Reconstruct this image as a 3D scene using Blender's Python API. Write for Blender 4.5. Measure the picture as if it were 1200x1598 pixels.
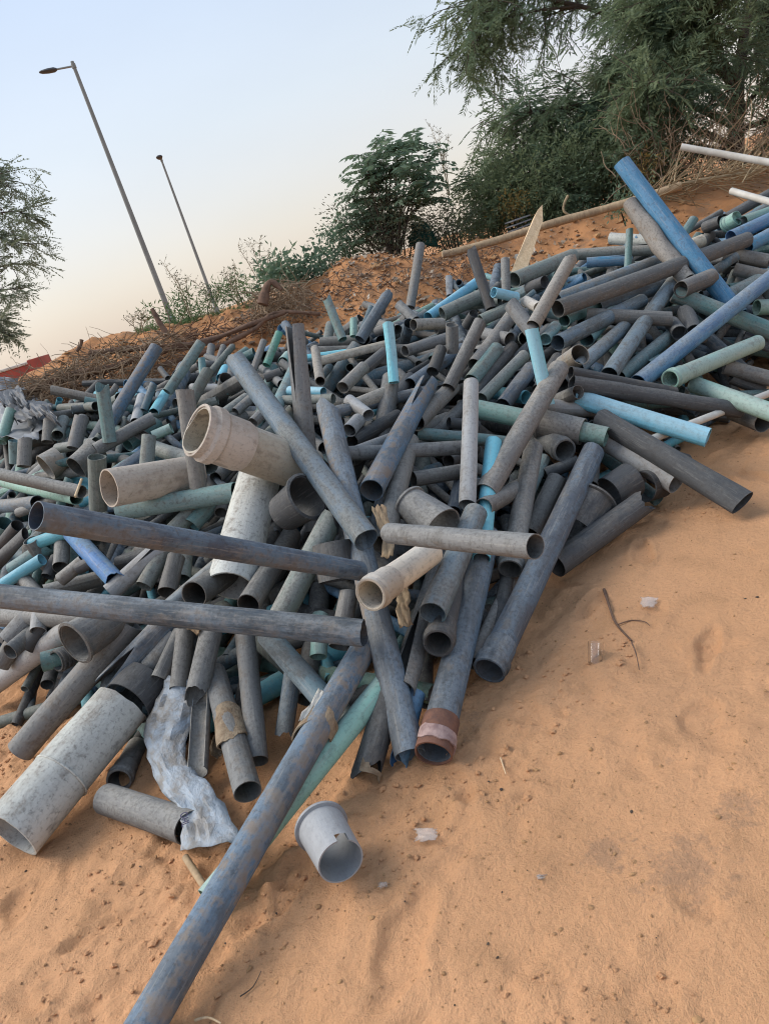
import bpy, math, random
import numpy as np
from mathutils import Vector, Matrix, Quaternion

for o in list(bpy.data.objects):
    bpy.data.objects.remove(o)
scene = bpy.context.scene
COL = scene.collection
rnd = random.Random(7)
nrg = np.random.default_rng(11)
R = math.radians

# ------------------------------------------------------------------ camera
EYE, PITCH, ROLL, F = 1.5, R(17.6), R(18.1), 1200.0      # F in pixels of a 1200 x 1598 picture
cam_d = bpy.data.cameras.new('camera')
cam = bpy.data.objects.new('camera', cam_d)
COL.objects.link(cam)
scene.camera = cam
cam_d.sensor_fit = 'VERTICAL'
cam_d.sensor_height = 24.0
cam_d.lens = 24.0 * F / 1598.0
cam_d.clip_start = 0.05
cam_d.clip_end = 2000.0
cam.location = (0, 0, EYE)
FWD = Vector((0, math.cos(PITCH), -math.sin(PITCH)))
UP0 = Vector((0, math.sin(PITCH), math.cos(PITCH)))
RT0 = Vector((1, 0, 0))
RT = RT0 * math.cos(ROLL) - UP0 * math.sin(ROLL)
UP = RT0 * math.sin(ROLL) + UP0 * math.cos(ROLL)
cam.rotation_euler = Matrix((RT, UP, -FWD)).transposed().to_euler()

# ------------------------------------------------------------------ world, sun, exposure
SUN_EL, SUN_AZ = R(45), R(-75)        # azimuth from +Y towards +X
world = bpy.data.worlds.new('World')
scene.world = world
world.use_nodes = True
wn, wl = world.node_tree.nodes, world.node_tree.links
wn.clear()
w_out = wn.new('ShaderNodeOutputWorld')
w_bg = wn.new('ShaderNodeBackground')
w_sky = wn.new('ShaderNodeTexSky')
w_sky.sky_type = 'NISHITA'
w_sky.sun_disc = False
w_sky.sun_elevation = SUN_EL
w_sky.sun_rotation = SUN_AZ
w_sky.altitude = 100
w_sky.air_density = 1.0
w_sky.dust_density = 2.5
w_sky.ozone_density = 1.5
w_bg.inputs['Strength'].default_value = 0.13
# evening sky: peach at the horizon, pale above it, light blue higher up, the same all round
w_tc = wn.new('ShaderNodeTexCoord')
w_sep = wn.new('ShaderNodeSeparateXYZ')
wl.new(w_tc.outputs['Generated'], w_sep.inputs[0])
w_rmp = wn.new('ShaderNodeValToRGB')
wl.new(w_sep.outputs['Z'], w_rmp.inputs['Fac'])
els = w_rmp.color_ramp.elements
els[0].position, els[0].color = 0.0, (.79, .665, .565, 1)
els[1].position, els[1].color = 1.0, (.50, .60, .76, 1)
for ps, cl in ((.07, (.77, .69, .61, 1)), (.20, (.70, .735, .755, 1)), (.42, (.55, .675, .87, 1))):
    e_ = els.new(ps); e_.color = cl
w_gain = wn.new('ShaderNodeVectorMath'); w_gain.operation = 'SCALE'; w_gain.inputs['Scale'].default_value = 3.8
wl.new(w_rmp.outputs[0], w_gain.inputs[0])
w_mix = wn.new('ShaderNodeMix'); w_mix.data_type = 'RGBA'; w_mix.inputs['Factor'].default_value = 0.80
wl.new(w_sky.outputs[0], w_mix.inputs['A'])
w_nz = wn.new('ShaderNodeTexNoise'); w_nz.inputs['Scale'].default_value = 2.2; w_nz.inputs['Detail'].default_value = 5
w_st = wn.new('ShaderNodeMapping'); w_st.inputs['Scale'].default_value = (1, 1, 2.6)
wl.new(w_tc.outputs['Generated'], w_st.inputs[0]); wl.new(w_st.outputs[0], w_nz.inputs['Vector'])
w_mr = wn.new('ShaderNodeMapRange'); w_mr.inputs[1].default_value = .35; w_mr.inputs[2].default_value = .65; w_mr.inputs[3].default_value = .965; w_mr.inputs[4].default_value = 1.035
wl.new(w_nz.outputs['Fac'], w_mr.inputs[0])
w_hz = wn.new('ShaderNodeVectorMath'); w_hz.operation = 'SCALE'
wl.new(w_gain.outputs[0], w_hz.inputs[0]); wl.new(w_mr.outputs[0], w_hz.inputs['Scale'])
wl.new(w_hz.outputs[0], w_mix.inputs['B'])
wl.new(w_mix.outputs['Result'], w_bg.inputs['Color'])
wl.new(w_bg.outputs[0], w_out.inputs['Surface'])

sun_d = bpy.data.lights.new('sun', 'SUN')
sun = bpy.data.objects.new('sun', sun_d)
COL.objects.link(sun)
sun_d.energy = 1.5
sun_d.angle = R(42)
sun_d.color = (1.0, 0.93, 0.84)
to_sun = Vector((math.sin(SUN_AZ) * math.cos(SUN_EL), math.cos(SUN_AZ) * math.cos(SUN_EL), math.sin(SUN_EL)))
sun.rotation_euler = to_sun.to_track_quat('Z', 'Y').to_euler()

scene.cycles.filter_width = 1.1
scene.view_settings.view_transform = 'Standard'
scene.view_settings.look = 'None'
scene.view_settings.gamma = 1.0
scene.view_settings.use_curve_mapping = False
scene.view_settings.exposure = 1.14

# ------------------------------------------------------------------ helpers
def ray(px, py):
    a, b = (px - 600) / F, (799 - py) / F
    return FWD + RT * a + UP * b

def at(px, py, t):
    """point of the place seen at a photo pixel, t metres deep"""
    return Vector((0, 0, EYE)) + ray(px, py) * t

def proj(p):
    v = Vector(p) - Vector((0, 0, EYE))
    d = max(v.dot(FWD), 1e-3)
    return 600 + F * v.dot(RT) / d, 799 - F * v.dot(UP) / d, d

def link(o, parent=None):
    COL.objects.link(o)
    if parent is not None:
        o.parent = parent
    return o

def tag(o, label=None, cat=None, group=None, kind=None):
    if label: o['label'] = label
    if cat: o['category'] = cat
    if group: o['group'] = group
    if kind: o['kind'] = kind
    return o

def mesh_obj(name, verts, faces, mat=None, parent=None, smooth=True, sharp=None):
    me = bpy.data.meshes.new(name)
    me.from_pydata([tuple(v) for v in verts] if not isinstance(verts, np.ndarray) else verts.tolist(), [], faces)
    if smooth:
        me.polygons.foreach_set('use_smooth', [True] * len(me.polygons))
        if sharp: me.set_sharp_from_angle(angle=R(sharp))
    if mat: me.materials.append(mat)
    me.update()
    return link(bpy.data.objects.new(name, me), parent)

def quads_obj(name, V, nper, mat, parent=None, smooth=False):
    """V: (n*nper,3) array, consecutive nper-gons"""
    n = len(V) // nper
    me = bpy.data.meshes.new(name)
    me.vertices.add(len(V)); me.vertices.foreach_set('co', np.asarray(V, np.float32).ravel())
    me.loops.add(len(V)); me.loops.foreach_set('vertex_index', np.arange(len(V), dtype=np.int32))
    me.polygons.add(n); me.polygons.foreach_set('loop_start', np.arange(0, len(V), nper, dtype=np.int32))
    me.polygons.foreach_set('use_smooth', np.full(n, smooth))
    me.materials.append(mat)
    me.update(calc_edges=True); me.validate()
    return link(bpy.data.objects.new(name, me), parent)

def _hash(ix, iy, s):
    h = (ix.astype(np.int64) * 374761393 + iy.astype(np.int64) * 668265263 + s * 974634777) & 0x7fffffff
    h = ((h ^ (h >> 13)) * 1274126177) & 0x7fffffff
    return ((h ^ (h >> 16)) & 0xffff) / 65535.0

def vnoise(x, y, s=0):
    x, y = np.asarray(x, float), np.asarray(y, float)
    ix, iy = np.floor(x), np.floor(y)
    fx, fy = x - ix, y - iy
    fx, fy = fx * fx * (3 - 2 * fx), fy * fy * (3 - 2 * fy)
    a, b = _hash(ix, iy, s), _hash(ix + 1, iy, s)
    c, d = _hash(ix, iy + 1, s), _hash(ix + 1, iy + 1, s)
    return (a + (b - a) * fx) * (1 - fy) + (c + (d - c) * fx) * fy - 0.5

def fbm(x, y, s=0, o=4):
    r = 0.0; a = 1.0
    for i in range(o):
        r = r + a * vnoise(x, y, s + i * 17); x = x * 2.03; y = y * 2.03; a *= 0.5
    return r

def smooth(a, b, x):
    t = np.clip((x - a) / (b - a), 0, 1)
    return t * t * (3 - 2 * t)

# ------------------------------------------------------------------ the lie of the land
YF = np.array([(-9, 6.6), (-3.4, 5.0), (-2.3, 3.75), (-1.9, 3.0), (-1.3, 2.65), (-.6, 2.4), (-.15, 2.1), (.15, 2.4), (.6, 3.05), (1.2, 3.2), (1.8, 3.9), (2.6, 4.5), (4, 5.1), (9, 7.0)])
AM = np.array([(-9, 1.45), (-3, 1.42), (-1, 1.25), (.6, 1.13), (2, 1.27), (3.5, 1.42), (9, 1.5)])
def yfront(x): return np.interp(x, YF[:, 0], YF[:, 1])
def yback(x): return 6.5 + 0.15 * np.sin(np.asarray(x) * 1.7)
def pile(x, y):
    """height of the heap's surface"""
    s = np.maximum(np.asarray(y) - yfront(x), 0)
    h = np.interp(x, AM[:, 0], AM[:, 1]) * (1 - np.exp(-s / 1.5))
    return h * (1 - 0.5 * smooth(0, 1.1, np.asarray(y) - yback(x)))

CREST_PX = [(-120, 612), (0, 606), (60, 590), (100, 566), (150, 540), (272, 515), (330, 503), (400, 488), (470, 455), (540, 412), (620, 398), (700, 390), (800, 370), (900, 342), (1000, 312), (1100, 285), (1200, 262), (1320, 235)]
YC = 9.6
CR = []
for p in CREST_PX:
    d = ray(*p); t = YC / d.y
    CR.append((d.x * t, EYE + d.z * t))
CR = np.array(sorted(CR))
def zcrest(x): return np.interp(x * YC / YC, CR[:, 0], CR[:, 1])

BERMS = []
DENTS = []
for i in range(64):
    DENTS.append((rnd.uniform(-1.6, 2.4), rnd.uniform(.8, 3.6), rnd.uniform(.035, .06), rnd.uniform(.09, .16), rnd.uniform(0, 3.14), rnd.uniform(.008, .016)))
def ground(x, y, fine=True):
    x, y = np.asarray(x, float), np.asarray(y, float)
    under = np.maximum(pile(x, y) - 0.42, 0) * (1 - smooth(6.3, 7.2, y))
    zc = zcrest(x * 9.6 / np.maximum(y, 6.0))          # crest seen along the slope
    ys = np.clip((y - 4.2) / (YC - 4.2), 0, 1)
    slope = zc * (0.62 * ys + 0.38 * ys ** 3)
    slope = np.where(y > YC, zc - (zc - 0.45) * smooth(YC, YC + 3.5, y), slope)
    back = smooth(5.0, 6.6, y)
    g = np.maximum(under, slope * smooth(3.8, 6.4, y))
    rough = smooth(5.0, 7.5, y) * (1 - smooth(14, 20, y))
    g = g + rough * (0.17 * fbm(x * 1.1, y * 1.1, 5) + 0.11 * fbm(x * 3.4, y * 3.4, 8, 4))
    g = g + 0.05 * fbm(x * .7 + 3, y * .7, 1, 2) * (1 - smooth(12, 20, y))
    if fine:
        near = 1 - smooth(6, 9, y)
        u, v = x * math.cos(.9) + y * math.sin(.9), -x * math.sin(.9) + y * math.cos(.9)
        left = smooth(.2, -1.0, x)
        g = g + near * (0.020 + 0.006 * left) * fbm(u * 2.2, v * 5.0, 21, 3)
        g = g + near * 0.016 * fbm(x * 13, y * 13, 31, 4) * (0.35 + smooth(-.1, .25, fbm(x * 1.6, y * 1.6, 41, 2)) + .5 * left)
        # clotted patches: loose lumps a few centimetres across
        lump = smooth(.02, .30, fbm(x * 2.1, y * 2.1, 91, 2) + .22 * left)
        g = g + near * lump * 0.020 * np.maximum(fbm(x * 26, y * 26, 97, 3), -.05)
        # sand banked against what lies on it
        for (ax_, ay_, bx_, by_, br_) in BERMS:
            lx, ly = bx_ - ax_, by_ - ay_; l2 = lx * lx + ly * ly
            u_ = np.clip(((x - ax_) * lx + (y - ay_) * ly) / l2, 0, 1)
            d_ = np.hypot(x - ax_ - u_ * lx, y - ay_ - u_ * ly)
            g = g + np.where(d_ < .25, (.7 * br_ + .012) * .45 * np.exp(-(np.maximum(d_ - br_ * .7, 0) / .035) ** 2) * (.7 + 1.2 * vnoise(x * 11, y * 11, 55)), 0)
        for (cx, cy, a, b, th, dp) in DENTS:
            dx, dy = x - cx, y - cy
            m = (np.abs(dx) < .35) & (np.abs(dy) < .35)
            if not m.any(): continue
            p = (dx * math.cos(th) + dy * math.sin(th)) / a; q = (-dx * math.sin(th) + dy * math.cos(th)) / b
            rr = np.sqrt(p * p + q * q) + 1.1 * fbm(x * 9, y * 9, 77, 2)
            g = g + np.where(m, -dp * (1 - smooth(.6, 1.05, rr)) + .5 * dp * np.exp(-((rr - 1.2) / .25) ** 2), 0)
    return g

_sx, _sy = np.arange(-9, 9.01, .04), np.arange(.2, 14.6, .04)
_SX, _SY = np.meshgrid(_sx, _sy)
_GR = ground(_SX, _SY, False)
_SF = np.maximum(pile(_SX, _SY), _GR).tolist()
_GR = _GR.tolist()
def _look(T, x, y):
    u, v = (x + 9) / .04, (y - .2) / .04
    i, j = int(min(max(u, 0), len(_sx) - 2)), int(min(max(v, 0), len(_sy) - 2))
    u = min(max(u - i, 0), 1); v = min(max(v - j, 0), 1)
    return (T[j][i] * (1 - u) + T[j][i + 1] * u) * (1 - v) + (T[j + 1][i] * (1 - u) + T[j + 1][i + 1] * u) * v
def surf(x, y): return _look(_SF, x, y)
def grnd(x, y): return _look(_GR, x, y)

def on(px, py, lift=0.0, use=None):
    """depth at which the pixel's ray meets heap or ground raised by lift"""
    f = use or surf
    d = ray(px, py); t = 1.0
    while t < 14:
        p = d * t
        if EYE + p.z <= f(p.x, p.y) + lift: return t
        t += 0.02
    return 14.0

for (q0, q1, qr) in [((190, 1665), (430, 1245), .045), ((568, 1216), (590, 1150), .035), ((676, 1176), (702, 1085), .045), ((762, 1050), (805, 965), .04), ((866, 884), (1004, 785), .05),
                     ((10, 1312), (190, 1105), .085), ((167, 1250), (290, 1294), .045), ((30, 1175), (92, 1104), .045), ((1160, 787), (1080, 742), .05), ((388, 1240), (376, 1205), .035), ((638, 1182), (630, 1140), .035), ((520, 1375), (492, 1330), .04)]:
    _a, _b = at(*q0, on(*q0)), at(*q1, on(*q1)); BERMS.append((_a.x, _a.y, _b.x, _b.y, qr))
def gz(x, y): return float(ground(x, y))

# ------------------------------------------------------------------ materials
def new_mat(name):
    m = bpy.data.materials.new(name); m.use_nodes = True
    nt = m.node_tree; nt.nodes.clear()
    out = nt.nodes.new('ShaderNodeOutputMaterial'); b = nt.nodes.new('ShaderNodeBsdfPrincipled')
    nt.links.new(b.outputs[0], out.inputs[0])
    return m, nt, b

def N(nt, typ, **kw):
    n = nt.nodes.new(typ)
    for k, v in kw.items():
        if k.startswith('i_'): n.inputs[k[2:].replace('_', ' ')].default_value = v
        else: setattr(n, k, v)
    return n

def noise(nt, vec, scale, detail=4, rough=.55):
    n = N(nt, 'ShaderNodeTexNoise'); n.inputs['Scale'].default_value = scale
    n.inputs['Detail'].default_value = detail; n.inputs['Roughness'].default_value = rough
    if vec is not None: nt.links.new(vec, n.inputs['Vector'])
    return n.outputs['Fac']

def ramp(nt, fac, a, b, lo=0., hi=1.):
    m = N(nt, 'ShaderNodeMapRange'); m.interpolation_type = 'SMOOTHSTEP'
    m.inputs[1].default_value = a; m.inputs[2].default_value = b; m.inputs[3].default_value = lo; m.inputs[4].default_value = hi
    nt.links.new(fac, m.inputs[0]); return m.outputs[0]

def mix(nt, fac, a, b, mode='MIX'):
    m = N(nt, 'ShaderNodeMix', data_type='RGBA', blend_type=mode)
    for sock, v in ((m.inputs['Factor'], fac), (m.inputs['A'], a), (m.inputs['B'], b)):
        if hasattr(v, 'links'): nt.links.new(v, sock)
        elif isinstance(v, (int, float)): sock.default_value = v
        else: sock.default_value = (*v, 1) if len(v) == 3 else v
    return m.outputs['Result']

def math_n(nt, op, a, b=None):
    m = N(nt, 'ShaderNodeMath', operation=op)
    for i, v in enumerate((a, b)):
        if v is None: continue
        if hasattr(v, 'links'): nt.links.new(v, m.inputs[i])
        else: m.inputs[i].default_value = v
    return m.outputs[0]

def vmap(nt, vec, scale, add=None):
    m = N(nt, 'ShaderNodeMapping'); m.inputs['Scale'].default_value = scale
    nt.links.new(vec, m.inputs['Vector'])
    if add is not None: nt.links.new(add, m.inputs['Location'])
    return m.outputs[0]

def bump(nt, b, h, strength, dist=.01):
    n = N(nt, 'ShaderNodeBump'); n.inputs['Strength'].default_value = strength; n.inputs['Distance'].default_value = dist
    nt.links.new(h, n.inputs['Height']); nt.links.new(n.outputs[0], b.inputs['Normal'])

def sand_mat():
    m, nt, b = new_mat('sand')
    pos = N(nt, 'ShaderNodeNewGeometry').outputs['Position']
    big = noise(nt, pos, .9, 4); mid = noise(nt, pos, 5, 5); fine = noise(nt, pos, 60, 4, .7); grain = noise(nt, pos, 320, 2, .8)
    c = mix(nt, ramp(nt, big, .35, .68), (.66, .355, .187), (.55, .295, .152))
    c = mix(nt, ramp(nt, mid, .48, .72, 0, .55), c, (.43, .235, .12))
    c = mix(nt, ramp(nt, fine, .52, .72, 0, .4), c, (.36, .205, .11))
    c = mix(nt, ramp(nt, grain, .42, .66, 0, .4), c, (.70, .43, .235))
    c = mix(nt, ramp(nt, noise(nt, pos, 140, 3, .7), .58, .70, 0, .35), c, (.30, .18, .10))
    # redder dug earth on the bank behind the heap
    sep = N(nt, 'ShaderNodeSeparateXYZ'); nt.links.new(pos, sep.inputs[0])
    wob = math_n(nt, 'MULTIPLY', math_n(nt, 'SUBTRACT', noise(nt, pos, 1.3, 3), .5), 2.2)
    yy = math_n(nt, 'ADD', sep.outputs['Y'], wob)
    earth = mix(nt, ramp(nt, mid, .35, .7), (.52, .255, .115), (.36, .18, .088))
    earth = mix(nt, ramp(nt, noise(nt, pos, 2.3, 6, .7), .52, .66, 0, .6), earth, (.24, .17, .115))
    earth = mix(nt, ramp(nt, noise(nt, pos, 17, 4, .7), .6, .72, 0, .7), earth, (.52, .38, .26))
    c = mix(nt, ramp(nt, yy, 5.0, 6.4), c, earth)
    # ash and soot stains with their own shapes
    for k, (px, py, rad) in enumerate([(1065, 1360, .16), (940, 1330, .10), (1150, 1260, .10), (780, 930, .16), (700, 1130, .16), (1045, 1178, .04)]):
        t = on(px, py); p = at(px, py, t)
        dv = N(nt, 'ShaderNodeVectorMath', operation='DISTANCE'); nt.links.new(pos, dv.inputs[0]); dv.inputs[1].default_value = p
        d = math_n(nt, 'ADD', math_n(nt, 'DIVIDE', dv.outputs['Value'], rad), math_n(nt, 'MULTIPLY', math_n(nt, 'SUBTRACT', noise(nt, pos, 22, 5, .75), .5), 3.2))
        c = mix(nt, ramp(nt, d, .75, .1, 0, .34 if k < 3 else .25), c, (.13, .115, .10) if k != 3 else (.25, .17, .10))
    nt.links.new(c, b.inputs['Base Color'])
    b.inputs['Roughness'].default_value = .95; b.inputs['Specular IOR Level'].default_value = .1
    h = math_n(nt, 'ADD', math_n(nt, 'MULTIPLY', mid, .6), math_n(nt, 'ADD', math_n(nt, 'MULTIPLY', fine, .5), math_n(nt, 'MULTIPLY', grain, .18)))
    bump(nt, b, h, .9, .03)
    return m

def pipe_mat(name, col, dust=.5, mud=.25, rough=.55, streak=None, lump=.12, speck=.5, scr=.28):
    m, nt, b = new_mat(name)
    oc = N(nt, 'ShaderNodeTexCoord').outputs['Object']
    nz = N(nt, 'ShaderNodeSeparateXYZ'); nt.links.new(N(nt, 'ShaderNodeNewGeometry').outputs['Normal'], nz.inputs[0])
    rn = N(nt, 'ShaderNodeObjectInfo').outputs['Random']
    off = N(nt, 'ShaderNodeCombineXYZ')
    for i, k in enumerate((37., 11., 23.)): nt.links.new(math_n(nt, 'MULTIPLY', rn, k), off.inputs[i])
    v = vmap(nt, oc, (1, 1, 1), off.outputs[0])
    vs = vmap(nt, oc, (15, 15, 3.2), off.outputs[0])
    vl = vmap(nt, oc, (110, 110, 7), off.outputs[0])
    st = noise(nt, vs, 1, 5, .65); ln = noise(nt, vl, 1, 4, .65)
    pat = noise(nt, v, 6, 6, .7); fine = noise(nt, v, 70, 5, .75); spot = noise(nt, v, 24, 4, .65)
    hs = N(nt, 'ShaderNodeHueSaturation'); hs.inputs['Color'].default_value = (*col, 1)
    nt.links.new(ramp(nt, rn, 0, 1, .68, 1.2), hs.inputs['Value'])
    nt.links.new(ramp(nt, math_n(nt, 'FRACT', math_n(nt, 'MULTIPLY', rn, 7.3)), 0, 1, .485, .515), hs.inputs['Hue'])
    c = hs.outputs[0]
    # one side bleached by the sun it lay in
    on_ = N(nt, 'ShaderNodeSeparateXYZ'); nt.links.new(N(nt, 'ShaderNodeTexCoord').outputs['Normal'], on_.inputs[0])
    pale = tuple(.6 * q + .4 * (sum(col) / 3 * 1.3 + .06) for q in col)
    c = mix(nt, ramp(nt, math_n(nt, 'ADD', on_.outputs['Y'], math_n(nt, 'MULTIPLY', math_n(nt, 'SUBTRACT', st, .5), 1.6)), -.3, 1.0, 0, .75), c, pale)
    if streak: c = mix(nt, ramp(nt, math_n(nt, 'ADD', math_n(nt, 'MULTIPLY', st, .6), math_n(nt, 'MULTIPLY', pat, .4)), .45, .55), c, streak)
    # scratches along the pipe, then dark scuffs
    c = mix(nt, ramp(nt, ln, .53, .66, 0, scr), c, (.36, .35, .32))
    c = mix(nt, ramp(nt, math_n(nt, 'ADD', math_n(nt, 'MULTIPLY', spot, .6), math_n(nt, 'MULTIPLY', st, .4)), .52, .62, 0, speck), c, (.045, .042, .04))
    c = mix(nt, ramp(nt, fine, .52, .66, 0, speck), c, (.05, .046, .042))
    # settled dust, paler on upward faces to imitate light from above, more on some pipes than on others
    dm = math_n(nt, 'ADD', math_n(nt, 'MULTIPLY', pat, .35), math_n(nt, 'MULTIPLY', st, .65))
    lie = ramp(nt, nz.outputs['Z'], -.1, .95, .2, 1.0)
    amt = math_n(nt, 'MULTIPLY', lie, ramp(nt, math_n(nt, 'FRACT', math_n(nt, 'MULTIPLY', rn, 13.7)), 0, 1, dust * .55, min(dust * 1.6, 1)))
    c = mix(nt, math_n(nt, 'MULTIPLY', ramp(nt, dm, .36, .58), amt), c, mix(nt, ramp(nt, fine, .4, .62), (.34, .33, .30), (.21, .202, .182)))
    mv = math_n(nt, 'ADD', math_n(nt, 'ADD', math_n(nt, 'MULTIPLY', st, .5), math_n(nt, 'MULTIPLY', spot, .5)), math_n(nt, 'MULTIPLY', on_.outputs['X'], .12))
    c = mix(nt, ramp(nt, mv, .55, .67, 0, mud), c, (.27, .205, .145))
    nt.links.new(c, b.inputs['Base Color'])
    nt.links.new(ramp(nt, dm, .35, .6, rough - .08, min(rough + .28, .95)), b.inputs['Roughness'])
    b.inputs['Specular IOR Level'].default_value = .28
    bump(nt, b, math_n(nt, 'ADD', math_n(nt, 'MULTIPLY', fine, .6), math_n(nt, 'ADD', math_n(nt, 'MULTIPLY', ln, .45), math_n(nt, 'MULTIPLY', pat, lump * 6))), .5, .006)
    return m

def simple_mat(name, c1, c2, scale=20, rough=.8, bumpk=.4, stretch=None, coord='Object', trans=0.):
    m, nt, b = new_mat(name)
    oc = N(nt, 'ShaderNodeTexCoord').outputs[coord]
    if stretch: oc = vmap(nt, oc, stretch)
    n1 = noise(nt, oc, scale, 5, .65); n2 = noise(nt, oc, scale * .23, 3)
    f = math_n(nt, 'ADD', math_n(nt, 'MULTIPLY', n1, .6), math_n(nt, 'MULTIPLY', n2, .4))
    c = mix(nt, ramp(nt, f, .36, .64), c1, c2)
    nt.links.new(c, b.inputs['Base Color']); b.inputs['Roughness'].default_value = rough; b.inputs['Specular IOR Level'].default_value = .3
    bump(nt, b, n1, bumpk, .01)
    return m

def leaf_mat(name, cols, trans=.35):
    m, nt, b = new_mat(name)
    pos = N(nt, 'ShaderNodeNewGeometry')
    rp = pos.outputs['Random Per Island']
    n1 = noise(nt, pos.outputs['Position'], 1.3, 3)
    c = mix(nt, rp, cols[0], cols[1])
    c = mix(nt, ramp(nt, n1, .42, .66), c, cols[2])
    nt.links.new(c, b.inputs['Base Color']); b.inputs['Roughness'].default_value = .6; b.inputs['Specular IOR Level'].default_value = .25
    tr = N(nt, 'ShaderNodeBsdfTranslucent'); nt.links.new(c, tr.inputs[0])
    mx = N(nt, 'ShaderNodeMixShader'); mx.inputs[0].default_value = trans
    nt.links.new(b.outputs[0], mx.inputs[1]); nt.links.new(tr.outputs[0], mx.inputs[2])
    nt.links.new(mx.outputs[0], [n for n in nt.nodes if n.type == 'OUTPUT_MATERIAL'][0].inputs[0])
    return m

M_SAND = sand_mat()
PM = {
    'g': pipe_mat('grey_pvc', (.135, .14, .14), .5, .2),
    'lg': pipe_mat('pale_grey_pvc', (.30, .31, .315), .35, .15, speck=.3),
    'd': pipe_mat('charcoal_pvc', (.046, .049, .053), .30, .10, scr=.16),
    'bg': pipe_mat('blue_grey_pvc', (.058, .08, .105), .42, .25, streak=(.085, .14, .20)),
    'bs': pipe_mat('blue_streaked_pvc', (.075, .10, .125), .35, .6, streak=(.08, .155, .24)),
    'bl': pipe_mat('blue_pvc', (.05, .17, .325), .45, .12, streak=(.085, .235, .40), speck=.35),
    'sb': pipe_mat('slate_blue_pvc', (.11, .18, .225), .42, .2, streak=(.095, .125, .14)),
    'cy': pipe_mat('cyan_pvc', (.17, .52, .66), .22, .06, rough=.42, speck=.16, scr=.25),
    'mi': pipe_mat('mint_pvc', (.23, .42, .36), .35, .12, rough=.5, speck=.28),
    'te': pipe_mat('teal_pvc', (.11, .23, .235), .4, .15, speck=.45),
    'gg': pipe_mat('green_grey_pvc', (.14, .175, .155), .55, .15),
    'be': pipe_mat('beige_pvc', (.55, .475, .38), .22, .25, rough=.5, speck=.28),
    'wh': pipe_mat('chalky_white_pvc', (.50, .51, .46), .4, .2, rough=.75, lump=.25, speck=.42, scr=.2),
    'br': pipe_mat('brown_grey_pvc', (.145, .14, .13), .55, .22),
    'tn': pipe_mat('mud_crusted_pvc', (.27, .235, .19), .8, .6, rough=.85, lump=.7),
    'gn': pipe_mat('green_pvc', (.09, .29, .21), .35, .1),
}
PI = {}                                   # the bore: the same plastic with less dust, colour darkened to imitate shade inside
PI_SPEC = {'g': (.115, .118, .114), 'lg': (.26, .27, .27), 'd': (.046, .049, .053), 'bg': (.05, .066, .088), 'bs': (.07, .09, .11), 'bl': (.05, .17, .325), 'sb': (.09, .14, .18), 'cy': (.17, .48, .60),
           'mi': (.20, .38, .33), 'te': (.09, .205, .215), 'gg': (.14, .175, .155), 'be': (.50, .43, .34), 'wh': (.40, .40, .37), 'br': (.11, .105, .095), 'tn': (.12, .11, .095), 'gn': (.09, .29, .21)}
for _k, _c in PI_SPEC.items(): PI[_k] = pipe_mat('shaded_bore_' + PM[_k].name, _c, .08, .12, rough=.6, scr=.1)
CNAME = {'g': 'grey', 'lg': 'pale grey', 'd': 'charcoal', 'bg': 'dark blue-grey', 'bs': 'blue-streaked', 'bl': 'blue', 'sb': 'slate blue', 'cy': 'cyan',
         'mi': 'mint', 'te': 'teal', 'gg': 'green-grey', 'be': 'beige', 'wh': 'chalky white', 'br': 'brown-grey', 'tn': 'mud-crusted', 'gn': 'green'}
M_WOOD = simple_mat('pale_wood', (.72, .54, .34), (.55, .39, .23), 14, .8, .4, (6, 6, .6))
M_LOG = simple_mat('weathered_log', (.42, .31, .19), (.27, .19, .12), 16, .85, .5, (3, 3, .5))
M_BARK = simple_mat('bark', (.10, .075, .055), (.055, .042, .033), 18, .9, .8)
M_ROOT = simple_mat('root', (.20, .12, .08), (.10, .062, .045), 20, .9, .6)
M_DRY = simple_mat('dry_brush', (.34, .25, .165), (.16, .11, .075), 9, .9, .3, coord='Generated')
M_STALK = simple_mat('dry_stalk', (.36, .28, .17), (.2, .15, .09), 9, .9, .3)
M_STONE = simple_mat('clod', (.44, .25, .115), (.28, .165, .085), 30, .95, .5)
M_RUBBLE = simple_mat('rubble', (.33, .27, .21), (.15, .105, .075), 30, .9, .5)
M_RAG = simple_mat('dirty_rag', (.30, .235, .16), (.18, .125, .08), 40, .9, .8)
M_RUST = simple_mat('red_brown_collar', (.21, .10, .065), (.12, .065, .05), 30, .75, .5)
M_PINK = simple_mat('torn_tape', (.42, .30, .27), (.23, .15, .14), 30, .7, .5)
M_STEEL = simple_mat('galvanised_steel', (.24, .265, .26), (.19, .21, .205), 2, .55, .0)
M_LAMP = simple_mat('lamp_housing', (.07, .075, .08), (.05, .055, .06), 6, .5, .1)
M_RED = simple_mat('faded_red_paint', (.40, .085, .06), (.30, .07, .055), 6, .6, .1)
M_WHITE = simple_mat('white_plastic', (.66, .64, .58), (.50, .47, .41), 8, .55, .2)
M_BLACK = simple_mat('black_plastic_sheet', (.05, .053, .058), (.10, .105, .11), 12, .5, .4)
M_SHEET = simple_mat('grey_plastic_sheet', (.30, .315, .33), (.19, .20, .21), 12, .55, .4)
M_GRASS = leaf_mat('grass_blades', ((.11, .19, .07), (.18, .24, .10), (.08, .15, .06)))
M_LEAF_T = leaf_mat('thorn_tree_leaves', ((.125, .175, .095), (.19, .235, .13), (.095, .145, .09)), .45)
M_LEAF_D = leaf_mat('dense_shrub_leaves', ((.125, .165, .085), (.18, .215, .11), (.10, .14, .08)), .45)
M_LEAF_A = leaf_mat('frond_leaves', ((.12, .19, .12), (.18, .25, .155), (.10, .16, .105)), .42)
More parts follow.
